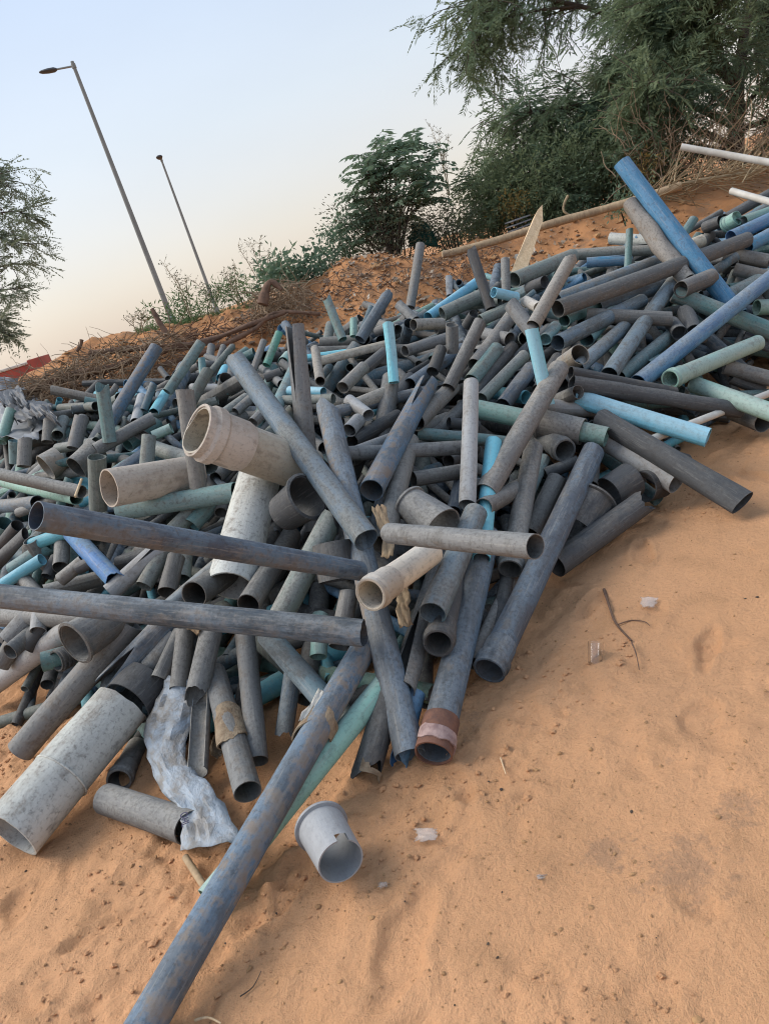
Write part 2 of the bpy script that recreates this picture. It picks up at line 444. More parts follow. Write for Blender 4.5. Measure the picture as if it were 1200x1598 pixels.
M_LEAF_L = leaf_mat('pale_tree_leaves', ((.18, .23, .155), (.25, .30, .20), (.14, .185, .13)), .45)
M_OLIVE = leaf_mat('olive_scrub', ((.10, .105, .065), (.15, .145, .09), (.065, .08, .05)), .3)
M_NET = simple_mat('green_netting', (.02, .09, .065), (.012, .05, .04), 30, .8, .3)
M_YEL = leaf_mat('yellowed_leaves', ((.30, .22, .07), (.22, .15, .06), (.16, .10, .05)), .3)
# ------------------------------------------------------------------ ground: one sheet out to the horizon
def axis(dense_lo, dense_hi, step, far_lo, far_hi, grow=1.13):
    a = list(np.arange(dense_lo, dense_hi, step)); s = step; v = a[-1]
    while v < far_hi: s *= grow; v += s; a.append(v)
    s = step; v = dense_lo; pre = []
    while v > far_lo: s *= grow; v -= s; pre.append(v)
    return np.array(pre[::-1] + a)
gx = axis(-2.3, 2.7, .0125, -900, 900); 
gy = np.concatenate([np.arange(.7, 4.2, .0125), np.arange(4.2, 11, .05)])
s = .05; v = gy[-1]; far = []
while v < 1500: s *= 1.12; v += s; far.append(v)
s = .05; v = .7; pre = []
while v > -60: s *= 1.25; v -= s; pre.append(v)
gy = np.concatenate([pre[::-1], gy, far])
GX, GY = np.meshgrid(gx, gy)
GZ = ground(GX, GY)
nx, ny = len(gx), len(gy)
idx = np.arange(nx * ny).reshape(ny, nx)
me = bpy.data.meshes.new('ground')
V = np.stack([GX, GY, GZ], -1).reshape(-1, 3).astype(np.float32)
Q = np.stack([idx[:-1, :-1], idx[:-1, 1:], idx[1:, 1:], idx[1:, :-1]], -1).reshape(-1, 4).astype(np.int32)
me.vertices.add(len(V)); me.vertices.foreach_set('co', V.ravel())
me.loops.add(Q.size); me.loops.foreach_set('vertex_index', Q.ravel())
me.polygons.add(len(Q)); me.polygons.foreach_set('loop_start', np.arange(0, Q.size, 4, dtype=np.int32))
me.polygons.foreach_set('use_smooth', np.full(len(Q), True))
me.materials.append(M_SAND); me.update(calc_edges=True)
tag(link(bpy.data.objects.new('ground', me)), 'orange sand ground rising to a dug earth bank', kind='structure')

# ------------------------------------------------------------------ pipes
def tube_mesh(L, r, n=20, wall=None, jag0=0., jag1=0., slit=0., slit_len=0., slit_end=0, crush=1., crush_end=0, lump=0., sag=0., seed=0, taper=1., nz=None, light_block=0.):
    """a pipe along +Z from 0 to L: outer wall, inner wall and both rims"""
    rg = np.random.default_rng(seed)
    wall = wall or max(.0028, r * .075)
    nz = nz or max(5, min(22, int(L / .06)))
    n += 1
    u = np.linspace(0, 1, nz)
    k = np.linspace(0, 1, n)
    def jg(a_):
        w_ = np.sin(k * 6.283 + rg.random() * 6) * .35 + np.sin(k * 12.57 + rg.random() * 6) * .22
        return (w_ + .35 * (rg.random(n) - .5) * (rg.random(n) > .45)) * a_
    j0 = jg(jag0); j1 = jg(jag1)
    j0[-1] = j0[0]; j1[-1] = j1[0]
    ph = rg.random(6) * 6.28
    verts = []
    oval = 1 + rg.uniform(-.03, .03)
    for shell in (0, 1):
        for i in range(nz):
            z = u[i] * L
            e = z if slit_end == 0 else L - z
            gap = slit * max(0., 1 - e / slit_len) ** .7 if slit_len else 0.
            ce = z if crush_end == 0 else L - z
            cf = 1 + (crush - 1) * math.exp(-(ce / (r * 4)) ** 2)
            th = gap / 2 + k * (2 * math.pi - gap)
            rr = (r - (wall if shell else 0)) * (1 + (taper - 1) * u[i]) * np.ones(n)
            if lump:
                rr = rr * (1 + lump * (np.sin(th * 2 + ph[0] + z * 9) * .35 + np.sin(th * 3 + ph[1] - z * 14) * .3 + np.sin(th + ph[2] + z * 23) * .35))
            zz = z + (j0 * (i == 0) - j1 * (i == nz - 1))
            if i == 1 and jag0: zz = np.maximum(z, zz + j0 * .35)
            x = rr * np.cos(th) * (1 + (1 - cf) * .35) * oval; y = rr * np.sin(th) * cf / oval
            x = x + sag * math.sin(math.pi * u[i])
            for a in range(n): verts.append((x[a], y[a], zz[a] if hasattr(zz, '__len__') else zz))
    faces = []
    def vi(s_, i, a): return (s_ * nz + i) * n + a
    for i in range(nz - 1):
        for a in range(n - 1):
            faces.append((vi(0, i, a), vi(0, i, a + 1), vi(0, i + 1, a + 1), vi(0, i + 1, a)))
            faces.append((vi(1, i, a), vi(1, i + 1, a), vi(1, i + 1, a + 1), vi(1, i, a + 1)))
    for a in range(n - 1):
        faces.append((vi(0, 0, a), vi(1, 0, a), vi(1, 0, a + 1), vi(0, 0, a + 1)))
        faces.append((vi(0, nz - 1, a), vi(0, nz - 1, a + 1), vi(1, nz - 1, a + 1), vi(1, nz - 1, a)))
    if slit_len:
        for i in range(nz - 1):
            faces.append((vi(0, i, 0), vi(0, i + 1, 0), vi(1, i + 1, 0), vi(1, i, 0)))
            faces.append((vi(0, i, n - 1), vi(1, i, n - 1), vi(1, i + 1, n - 1), vi(0, i + 1, n - 1)))
    if light_block:  # added disc across the bore, blocks light so the mouth renders darker
        i = int((nz - 1) * light_block); q = len(verts)
        verts.append((0, 0, u[i] * L))
        for a in range(n - 1): faces.append((vi(1, i, a), vi(1, i, a + 1), q))
    return verts, faces

def lathe_mesh(prof, n=28):
    """closed profile [(r, z)...] spun about Z"""
    v = []; f = []; m = len(prof)
    for a in range(n):
        th = 2 * math.pi * a / n
        for (r, z) in prof: v.append((r * math.cos(th), r * math.sin(th), z))
    for a in range(n):
        b = (a + 1) % n
        for i in range(m):
            j = (i + 1) % m
            f.append((a * m + i, b * m + i, b * m + j, a * m + j))
    return v, f

def align(o, p0, p1, spin=0.):
    q = (p1 - p0).to_track_quat('Z', 'Y')
    o.rotation_mode = 'QUATERNION'
    o.rotation_quaternion = q @ Quaternion((0, 0, 1), spin)
    o.location = p0

def socket_profile(r, L):
    w = max(.003, r * .09); R1 = r * 1.09; Rg = r * 1.2
    return [(r * 1.0 + .0005, L), (R1, L * .88), (R1, L * .42), (Rg, L * .36), (Rg, L * .2), (R1, L * .14), (R1 * 1.02, -.001), (r * 1.0, -.002), (r * .985, L * .5)]

def make_pipe(p0, p1, r, col, flags='', seed=0, name='pipe'):
    L = (p1 - p0).length
    fl = flags
    kw = dict(seed=seed, n=24 if r > .04 else 18 if r > .028 else 12)
    kw['jag0'] = r * (1.6 if 'j' in fl else .06); kw['jag1'] = r * (1.6 if 'J' in fl else .25)
    if 'X' in fl: kw.update(slit=1.1, slit_len=L * .45, slit_end=0)
    if 'x' in fl: kw.update(slit=.8, slit_len=L * .35, slit_end=1)
    if 'G' in fl: kw.update(slit=3.0, slit_len=L * 40)
    if 'C' in fl: kw.update(crush=.55)
    if 'c' in fl: kw.update(crush=.5, crush_end=1)
    kw['lump'] = .10 if 'B' in fl else .22 if 'W' in fl else .012
    if not any(k_ in fl for k_ in 'GXx'): kw['light_block'] = .75
    kw['sag'] = (rnd.random() - .5) * (.008 if seed < 900 else .02 if rnd.random() < .8 else .07) * L
    V_, F_ = tube_mesh(L, r, **kw)
    o = mesh_obj(name, V_, F_, mat=PM[col], sharp=42)
    if not 'G' in fl:
        o.data.materials.append(PI[col]); h_ = (len(V_) - (1 if kw.get('light_block') else 0)) // 2
        o.data.polygons.foreach_set('material_index', [1 if min(q) >= h_ else 0 for q in F_])
    sp = rnd.uniform(0, 6.28)
    if any(k_ in fl for k_ in 'GXxC'):
        up = Vector((-.2, -.6, .8)); lc = (p1 - p0).to_track_quat('Z', 'Y').inverted() @ up
        sp = math.atan2(lc.y, lc.x) + (math.pi / 2 if 'C' in fl else rnd.uniform(-.4, .4))
    align(o, p0, p1, sp)
    if 'S' in fl or 'T' in fl:
        SL = min(r * 2.6, L * .4)
        v, f = lathe_mesh(socket_profile(r, SL))
        k = mesh_obj('socket', v, f, PM[col], o, sharp=30)
        if 'T' in fl: k.location = (0, 0, L); k.rotation_euler = (math.pi, 0, 0)
    return o

PIPES = """
# ---- front of the heap
190 1665 583 985 50 bs .04/-.06 s - ;long blue-streaked pipe reaching out over the sand to the bottom edge;long pipe lying on the sand
326 1404 607 1058 40 mi .015/-.03 s - ;mint pipe crossing under the long pipe that reaches the bottom edge;mint pipe at the front
570 1210 612 1075 44 d 0 s j ;charcoal pipe with a crusted broken mouth resting on the sand;crusted charcoal pipe
640 1178 512 640 40 bs .02/.32 s J ;very long tan and blue pipe running down the middle of the heap;long pipe down the middle
622 1190 650 1080 30 bl -.02 s j ;short blue pipe with a torn mouth poking out at the sand;
626 1078 696 855 38 g .04 u.80 X ;grey pipe with a split mouth near the foot of the heap;split grey pipe
677 1172 760 835 46 bg .03 s - ;dark pipe with a red-brown collar and torn tape at its mouth;red-collared pipe
675 957 742 800 40 sb .28 u.5 - ;slate blue pipe with an orange smear beside its round mouth;orange-smeared pipe
684 1004 712 890 40 d .20 u.5 S ;charcoal pipe with a ringed socket mouth under the orange-smeared pipe;ringed charcoal mouth
763 1046 925 705 40 bg .05 s S ;long dark blue-grey pipe sloping down to its socket on the sand;long sloping dark pipe
737 1035 800 905 24 tn .0 s - ;narrow tan-streaked pipe beside the long sloping dark pipe;
775 985 795 890 26 d .0 s - ;;
866 882 1004 783 40 d .05 s J ;charcoal pipe on the sand with a torn upper end;torn charcoal pipe on sand
1056 752 945 688 36 lg .14 u.3 B ;rough pale grey ribbed pipe resting above the sand;rough pale pipe
1158 785 938 655 38 d .05 s C ;charcoal pipe with a squashed half-moon mouth far out on the sand;half-moon charcoal pipe
1104 683 902 622 30 cy .26 u.3 - ;bright cyan pipe with an open mouth pointing right over the sand;bright cyan pipe
806 720 715 650 24 d -.1 s - ;;
946 682 742 638 30 mi .09 s - ;mint pipe pushed through a brown coupling;mint pipe in the coupling
935 640 845 636 28 lg .10 v.15 W ;wrinkled pale grey pipe end above the brown coupling;wrinkled pale pipe
881 703 835 675 32 g .08 u.3 S ;short grey socket mouth under the brown coupling;
757 770 872 575 34 br .24 u.65 - ;brown-grey pipe leaning across the right middle of the heap;leaning brown-grey pipe
905 553 858 585 32 tn .20 u.3 - ;mud-smeared pipe stub with a dark mouth above the leaning brown-grey pipe;
729 788 735 598 25 lg .24 u.5 - ;smooth pale grey pipe standing nearly upright in the middle;smooth upright pale pipe
754 792 812 760 29 br .28 u.35 - ;short brown-grey pipe mouth at the foot of the smooth upright pale pipe;
796 888 832 700 32 br .16 u.6 S ;brown-grey pipe with its socket mouth below the level grey pipe;
751 872 770 690 27 cy .16 u.45 - ;cyan pipe with its mouth showing under the level grey pipe;cyan pipe at the level pipe
835 853 608 832 37 g .86 u.55 - ;level grey pipe with a wide mouth at its right end;level grey pipe
826 835 868 748 30 br .02 s - ;;
815 795 850 715 18 te -.02 s - ;;
578 928 672 862 46 be .46 u.35 S ;beige pipe with a ringed wide socket in the middle of the heap;ringed beige socket pipe
598 850 640 688 32 br .10 s - ;;
580 765 668 598 34 bs .20 s x ;blue-streaked pipe with a split open top and torn dark mouth;split blue-streaked pipe
728 698 540 708 23 g .14 v.2 - ;level grey pipe with its mouth against the smooth upright pale pipe;
645 748 722 735 24 br .10 v-.1 - ;;
650 676 790 690 20 te .0 s - ;;
700 660 745 665 18 d .05 s - ;;
708 800 722 742 24 bg .0 s - ;;
368 562 572 842 36 sb .52/.24 s j ;long slate blue pipe leaning down from upper left to the middle;long leaning slate pipe
492 830 460 508 30 g -.25 u.1 x ;tall grey upright pipe with a split side;tall split upright pipe
485 736 308 671 74 be -.02 u-.34 T ;big beige pipe with a socket mouth facing left;big beige socket pipe
360 915 408 735 70 wh .06 s - ;large chalky white pipe standing under the big beige socket pipe;large white upright pipe
312 775 288 608 27 br .16 u-.05 B ;brown-grey upright pipe just left of the big beige socket mouth;
57 805 562 891 38 bg .22 v-.95 - ;long charcoal pipe crossing the left side with its mouth at left;long charcoal crossing pipe
-40 926 568 988 40 bg .26 v.40 - ;long dark blue pipe lying level across the lower left;long level dark blue pipe
303 928 392 872 40 br .30 u.5 - ;brown-grey pipe with a round mouth over the long level dark blue pipe;round mouth over the blue pipe
388 944 455 835 34 br .26 u.55 - ;brown-grey pipe mouth just right of the round mouth over the blue pipe;
437 965 512 820 38 gg .12 s J ;green-grey pipe with a broken upper end under the charcoal crossing pipe;
372 800 384 890 27 br .13 s - ;;
402 1188 382 985 33 g .05 s - ;grey pipe hanging down to the sand beside the split gutter pipe;
306 1205 314 1070 36 g .08 s G ;grey pipe torn open into a gutter above the sand;torn grey gutter pipe
308 1082 330 985 36 g .14 s j ;grey pipe with a jagged lower end above the torn gutter pipe;
387 1236 335 1050 40 g .06 u.55 - ;grey pipe with a knotted rag round it and its mouth on the sand;rag-wrapped grey pipe
506 1092 418 992 36 sb .14 s - ;blue pipe with mud leaning in against the long pipe on the sand;
444 1142 460 1030 29 sb .02 s j ;;
528 1010 545 925 30 br .0 s - ;;
497 1025 500 960 26 mi -.05 s - ;;
32 1172 205 972 42 g .03 s - ;grey pipe sloping down to the sand left of the big white pipe;grey pipe left of the white pipe
120 1080 180 1030 22 d -.05 s j ;;
-30 1085 112 978 32 lg .05 s - ;pale pipe lying at the left edge above the bare sand;pale pipe at the left edge
178 1062 268 968 44 bg .08 s jX ;dark blue pipe with a torn jagged mouth behind the big white pipe;
232 1042 275 990 32 g .04 s - ;;
250 1060 285 985 28 g .08 s - ;;
280 1075 290 985 30 br .10 s - ;;
186 1218 215 1165 34 br 0 u.25 S ;short brown-grey pipe mouth on the sand right of the big white pipe;
167 1247 296 1292 50 g .02 s - ;short grey pipe lying on the sand under the crumpled sack;
172 925 262 845 30 lg .10 s x ;pale grey split pipe above the long level dark blue pipe;pale split pipe
225 915 262 850 26 gg .06 s - ;;
-20 962 150 962 34 g .12 s - ;grey pipe just under the long level dark blue pipe at left;
262 925 275 870 30 br .06 s B ;;
285 905 290 845 26 gg .0 s - ;;
250 960 380 850 26 sb .10 s - ;;
200 875 300 830 20 d -.02 s - ;;
# ---- left middle
8 752 120 777 20 mi .12 s - ;mint pipe at the left edge above the charcoal crossing pipe;mint pipe at the left edge
-10 738 128 768 20 br .16 v.2 B ;;
154 795 152 713 27 gg .22 u-.1 - ;green-grey upright pipe with an oval open top;green-grey open-topped pipe
170 762 305 738 58 be .10 v-.3 - ;large beige pipe lying left of the big beige socket pipe;large beige pipe on its side
188 797 368 768 31 te .16 s - ;teal pipe lying level below the large beige pipe;level teal pipe
180 905 112 832 28 bl .14 s j ;pale blue pipe sloping down under the long charcoal crossing pipe;
5 912 66 873 19 cy .10 s - ;bright cyan stub low at the left edge;cyan stub at the left
50 850 130 822 20 cy .08 s - ;;
8 817 -20 860 26 te .14 s - ;teal pipe mouth at the left edge;
28 820 -10 865 20 d .10 s - ;;
40 833 -10 885 22 d .12 s C ;;
48 843 80 890 22 br .14 u.12 - ;small brown-grey pipe mouth pointing up near the cyan stub;
95 905 132 875 22 br .12 s - ;;
122 888 160 868 20 d .12 s - ;;
156 903 70 925 26 br .05 v.1 - ;;
95 885 98 845 24 br .02 s B ;;
20 890 80 850 26 te .0 s - ;;
0 790 60 785 22 bg .0 s - ;;
30 800 100 775 16 br .0 s - ;;
40 905 60 930 22 br .02 s - ;;
75 900 90 870 20 d .0 s - ;;
185 880 280 850 24 d -.03 s - ;;
215 860 290 845 20 br .0 s - ;;
270 830 300 800 28 gg .04 s - ;;
300 820 335 780 26 te .03 s - ;;
345 800 350 760 20 br .0 s - ;;
15 1000 75 930 34 g .06 s B ;;
40 1010 90 950 30 d .04 s B ;;
0 1040 40 975 28 br .02 s - ;;
60 985 66 940 24 lg .10 s B ;;
# ---- left back
172 660 245 542 21 bs .20 u.15 - ;grey-brown pipe jutting up steeply in front of the root bank;steep pipe before the roots
262 612 314 535 16 te .16 u.1 - ;blue pipe jutting up right of the steep pipe before the roots;blue jutting pipe
172 690 160 603 21 te .18 u-.05 J ;teal-grey pipe standing upright left of the steep pipe;teal-grey upright stub
116 700 128 650 22 g .14 u.05 - ;;
2 690 18 640 17 mi .18 u.1 - ;mint pipe jutting up beside the torn plastic sheet;
24 722 23 688 17 te .15 u-.05 - ;;
38 728 40 685 21 br .15 u.02 - ;;
150 702 240 652 21 g .17 s - ;grey pipe lying in front of the teal-grey upright stub;
240 690 194 662 16 d .22 v0 G ;dark half-pipe gutter lying on the left of the heap;dark half-pipe gutter
228 738 233 680 22 gg .12 u.05 - ;;
120 730 152 700 36 br .08 s W ;;
178 745 235 705 26 bg .02 s - ;;
155 755 200 725 20 te .02 s - ;;
60 745 130 735 16 br .02 s - ;;
90 700 150 690 16 gg .04 s - ;;
120 670 130 655 20 br .0 s - ;;
75 690 78 655 18 br .04 u.05 - ;;
60 675 40 650 18 g .05 s - ;;
90 680 100 655 18 gg .05 s - ;;
95 637 150 634 14 gg .06 s - ;;
185 642 212 600 15 g .10 u.1 - ;;
200 695 245 660 22 te .05 s - ;;
245 700 330 728 24 gg .08 s - ;;
268 668 240 680 16 mi .10 s - ;;
266 710 240 690 14 d .05 s - ;;
240 645 258 615 16 cy .04 s - ;;
212 660 222 620 16 lg .03 s - ;;
225 640 240 600 12 sb .04 u.05 - ;;
262 590 250 575 9 g .06 u.05 - ;;
292 640 325 578 18 gg .08 u.1 - ;;
300 604 372 606 12 lg .08 s - ;;
318 600 315 560 11 te .08 u.05 - ;;
305 635 340 625 14 gg .05 s - ;;
350 645 385 620 16 gg .08 s - ;;
368 643 392 622 15 g .08 s - ;;
382 650 345 655 18 g .09 v.15 - ;;
415 640 395 660 18 g .10 s - ;;
345 590 352 575 14 cy .06 s - ;;
360 600 368 560 18 g .05 u.05 - ;;
330 650 300 660 15 br .05 s - ;;
395 580 412 532 11 g .12 u.08 - ;;
416 570 436 519 13 gn .12 u.08 - ;green pipe sticking up at the back of the heap;green pipe at the back
414 590 440 580 15 d .10 s - ;;
410 575 440 600 14 g .06 s - ;;
442 565 450 555 16 mi .05 s - ;;
430 640 460 575 20 te .05 s - ;;
452 610 505 612 16 cy .08 s - ;;
440 625 520 622 16 gg .05 s - ;;
472 560 560 548 12 cy .05 s - ;;
495 565 605 537 14 be .11 s - ;beige pole lying level at the middle back of the heap;beige pole at the back
500 595 492 545 15 tn .14 s J ;mud-caked upright stub on the beige pole;
535 530 510 466 14 te .14 u.1 J ;teal pipe with a pointed torn top against the earth bank;teal pointed pipe
552 525 552 497 11 mi .12 u.03 - ;;
560 530 580 480 11 sb .12 u.08 - ;;
562 530 604 462 18 bg .14 u.1 J ;;
595 485 570 475 12 g .04 s - ;;
590 518 610 510 18 d .10 v.1 - ;;
600 550 570 575 18 d .12 v.15 - ;;
568 573 535 605 20 br .12 v.15 - ;;
615 597 606 505 17 cy .18 u.02 B ;pale cyan pipe standing upright in the middle back of the heap;pale cyan upright pipe
560 530 500 535 16 br .04 s - ;;
620 515 575 500 16 g .06 s - ;;
648 500 622 475 15 g .12 u.1 - ;;
645 507 690 505 18 tn .14 v-.15 - ;;
632 548 700 527 18 g .14 v-.2 - ;grey pipe with a round mouth right of the pale cyan upright pipe;
600 640 640 590 20 d .0 s - ;;
575 648 545 625 20 lg .10 s - ;;
545 672 560 655 22 lg .08 s - ;;
530 660 515 650 20 d .04 s - ;;
540 640 600 615 24 tn .06 s - ;;
610 590 595 690 28 g .12 u-.3 - ;;
545 720 600 690 22 g .0 s - ;;
550 690 620 650 24 d -.02 s - ;;
650 660 705 605 26 br .10 s - ;;
640 480 656 382 15 g .10 u.1 - ;tall thin grey pipe standing against the earth bank;tall thin grey pipe
766 482 735 390 17 d .14 u.05 J ;dark pipe standing tilted left against the earth bank;dark tilted pipe
790 470 788 405 14 g .10 u.05 - ;grey stub standing between the dark tilted pipe and the plank;
702 462 700 432 11 lg .05 u.05 - ;;
770 456 805 464 16 cy .16 v-.1 - ;small cyan pipe mouth right of the dark tilted pipe;small cyan mouth
668 495 745 440 16 cy .10 s - ;;
690 490 755 460 22 gg .12 s - ;;
706 550 705 507 20 g .18 u-.08 - ;grey open-topped pipe facing the camera at the centre back;open-topped grey pipe
728 508 740 490 17 d .14 v.1 - ;;
700 605 749 503 21 br .17 u.15 - ;brown-grey pipe with an open top leaning right of the open-topped grey pipe;
688 545 675 580 19 d .13 v.12 - ;;
740 558 755 530 17 d .10 v.15 - ;;
730 573 745 550 15 d .10 v.15 - ;;
725 590 740 570 14 d .08 v.15 - ;;
640 600 720 545 20 bg .04 s - ;;
735 595 775 545 24 te .10 s - ;;
752 622 818 555 20 gg .10 s - ;;
785 632 828 575 24 bg .06 s - ;;
740 620 800 540 20 d .04 s - ;;
855 632 829 514 21 cy .20 u-.05 - ;bright cyan pipe leaning upright behind the leaning brown-grey pipe;cyan leaning upright
832 520 797 475 24 g .18 u.1 - ;;
795 530 745 520 22 g .10 s - ;;
740 570 800 490 22 br .12 s - ;;
700 480 780 470 16 gg .06 s - ;;
750 500 795 480 18 gg .10 s - ;;
# ---- right back
1152 492 970 254 27 bl .12 u.35 - ;big blue pipe leaning high above the right of the heap;big leaning blue pipe
1072 438 982 318 26 tn .24 u.25 W ;mud-caked pipe leaning left beside the big blue pipe;mud-caked leaning pipe
979 418 982 358 11 te .20 u.02 - ;;
952 372 1015 376 18 wh .10 s - ;short white pipe lying behind the mud-caked leaning pipe;
870 482 1165 374 25 g .24 s - ;long grey pipe rising to a dark mouth at the far right;long grey right-hand pipe
802 437 893 400 24 gg .16 s - ;;
892 398 1030 388 18 gg .14 s x ;;
915 410 985 405 16 bl .12 s x ;;
1110 432 1062 452 26 br .30 v.15 - ;brown-grey pipe mouth lying over the foot of the big blue pipe;
868 468 1032 405 21 sb .18 s - ;;
832 508 888 408 21 tn .26 u.2 J ;mud-crusted pipe standing up above the cyan leaning upright;
825 450 850 440 19 d .18 v.15 - ;;
820 470 840 480 17 be .12 s - ;;
853 440 870 430 16 te .14 v.15 - ;;
866 510 850 530 19 te .16 v.15 - ;teal pipe mouth beside the cyan leaning upright;
915 492 1048 498 23 g .26 v.1 - ;grey pipe lying level with a mud-caked right end;level right-hand grey pipe
1047 503 1060 520 23 d .22 v.25 j ;;
1070 490 1082 520 27 d .22 v.25 j ;;
1130 352 1150 340 22 mi .20 v.1 S ;mint ringed socket mouth at the upper right;
1100 355 1125 345 18 d .16 v.15 - ;;
1062 372 1082 342 14 te .14 u.05 - ;;
1095 375 1060 390 18 be .10 s - ;;
1140 370 1215 335 20 bl .16 s - ;;
1165 385 1230 350 20 bl .18 s - ;;
1150 350 1230 305 16 sb .14 s - ;;
1160 345 1215 325 16 mi .18 s - ;;
1130 342 1205 300 16 d .12 s - ;;
995 598 1225 415 25 bl .10/.32 s - ;long blue pipe rising to the right edge;long blue right-edge pipe
1052 458 1230 528 26 te .20 s - ;teal pipe sloping down to the right edge under the long blue pipe;
1200 408 1130 395 22 br .10 s - ;;
950 585 1050 440 24 sb .14 s - ;;
900 575 985 500 22 sb .10 s - ;;
870 535 1000 470 24 sb .12 s - ;;
915 530 960 480 22 te .06 s - ;;
965 590 1050 520 22 te .06 s - ;;
930 480 1030 445 26 bg .10 s - ;;
880 500 940 470 20 te .10 s - ;;
880 490 830 480 22 te .05 s - ;;
1045 592 1182 535 26 mi .26 s S ;mint pipe with a socket mouth lying to the right;mint socket pipe at right
1082 600 1235 655 28 mi .14 s - ;pale mint pipe sloping down to the right edge above the sand;
1052 614 890 582 21 d .22 s - ;;
1155 640 892 598 25 d .18 s B ;rough dark ribbed pipe lying level above the bright cyan pipe;rough dark level pipe
1190 660 1145 642 30 br .06 s - ;brown-grey pipe mouth on the sand at the right edge;
1075 625 1060 610 18 gg .06 v.1 - ;;
1130 572 1220 596 24 br .12 s - ;;
1190 610 1140 590 18 d .05 s - ;;
1180 480 1230 478 24 mi .16 s - ;;
1095 520 1180 600 24 bg -.02 s - ;;
1160 525 1220 545 22 bg .0 s - ;;
1120 470 1200 430 24 te .02 s - ;;
1145 420 1230 440 20 br .08 s - ;;
1010 570 1030 560 16 te .08 s - ;;
875 600 900 545 24 d .02 s - ;;
840 610 870 560 22 d .02 s - ;;
900 640 980 610 22 d -.02 s - ;;
960 640 1010 660 20 d -.03 s - ;;
1000 700 1070 720 24 d -.02 s - ;;
850 740 900 720 20 d -.02 s - ;;
700 720 740 700 22 d -.06 s - ;;
450 800 470 760 24 bg -.02 s - ;;
478 780 470 700 26 g .0 s - ;;
500 860 520 800 30 d -.03 s - ;;
"""
entries = []
for ln in PIPES.strip().splitlines():
    if ln.startswith('#'): continue
    head, lab, short = (ln.split(';') + ['', ''])[:3]
    a = head.split()
    entries.append(dict(x0=float(a[0]), y0=float(a[1]), x1=float(a[2]), y1=float(a[3]), w=float(a[4]), c=a[5], l=[float(q) for q in (a[6].split('/') * 2)[:2]], m=a[7], f=a[8], lab=lab.strip(), short=short.strip()))

MARKS = [((e['x0'] + e['x1']) / 2, (e['y0'] + e['y1']) / 2, e['short']) for e in entries if e['short']]
MARKS += [(285, 1190, 'crumpled sack'), (100, 1200, 'big white pipe'), (30, 620, 'torn plastic sheet'), (825, 375, 'pale plank'), (885, 668, 'brown coupling')]
USED = set(e['lab'] for e in entries if e['lab'])
def auto_label(x0, y0, x1, y1, w, c, thing='pipe', own=''):
    mx_, my_ = (x0 + x1) / 2, (y0 + y1) / 2
    L = math.hypot(x1 - x0, y1 - y0)
    ang = abs(math.degrees(math.atan2(y1 - y0, x1 - x0))) % 180
    ori = 'upright' if 68 < ang < 112 else 'level' if ang < 22 or ang > 158 else 'slanting'
    size = 'short' if L < 60 else 'long' if L > 190 else ''
    girth = 'thin' if w < 15 else 'thick' if w > 29 else ''
    ms = sorted(MARKS, key=lambda m: (m[0] - mx_) ** 2 + (m[1] - my_) ** 2)
    def rel(m):
        dx, dy = mx_ - m[0], my_ - m[1]
        return ('right of' if dx > 0 else 'left of') if abs(dx) > abs(dy) else ('below' if dy > 0 else 'above')
    base = ' '.join(x for x in (size, girth, CNAME[c], ori, thing) if x)
    for m in ms[:4]:
        if m[2] == own: continue
        s_ = f'{base} {rel(m)} the {m[2]}'
        if s_ not in USED and len(s_.split()) <= 16: USED.add(s_); return s_
    for i in range(6):
        for j in range(i + 1, 9):
            s_ = f'{base} between the {ms[i][2]} and {ms[j][2]}'
            if s_ not in USED and len(s_.split()) <= 16: USED.add(s_); return s_
    for i in range(12):
        s_ = f'{girth} {CNAME[c]} {thing} near the {ms[i][2]}'.strip()
        if s_ not in USED and len(s_.split()) <= 16: USED.add(s_); return s_
    return base + ' among the heaped pipes'

PIPE_OBJ = {}
def place_entry(e, i):
    m = e['m']
    la, lb = (q * .75 + .75 * e['w'] / 2 * on(e['x%d' % k], e['y%d' % k], q * .75) / F for k, q in enumerate(e['l']))
    t0 = t1 = None
    if m[0] == 'u': t0 = on(e['x0'], e['y0'], la); t1 = t0 + float(m[1:])
    elif m[0] == 'v': t1 = on(e['x1'], e['y1'], lb); t0 = t1 + float(m[1:])
    else:
        t0 = on(e['x0'], e['y0'], la); t1 = on(e['x1'], e['y1'], lb)
    p0, p1 = at(e['x0'], e['y0'], t0), at(e['x1'], e['y1'], t1)
    r = e['w'] / 2 * (t0 + t1) / 2 / F
    o = make_pipe(p0, p1, r, e['c'], e['f'], seed=i)
    lab = e['lab'] or auto_label(e['x0'], e['y0'], e['x1'], e['y1'], e['w'], e['c'])
    tag(o, lab, 'pipe', 'scrap pipes in the heap')
    e.update(p0=p0, p1=p1, r=r, o=o)
    if e['short']: PIPE_OBJ[e['short']] = e
    return o
for i, e in enumerate(entries): place_entry(e, i)

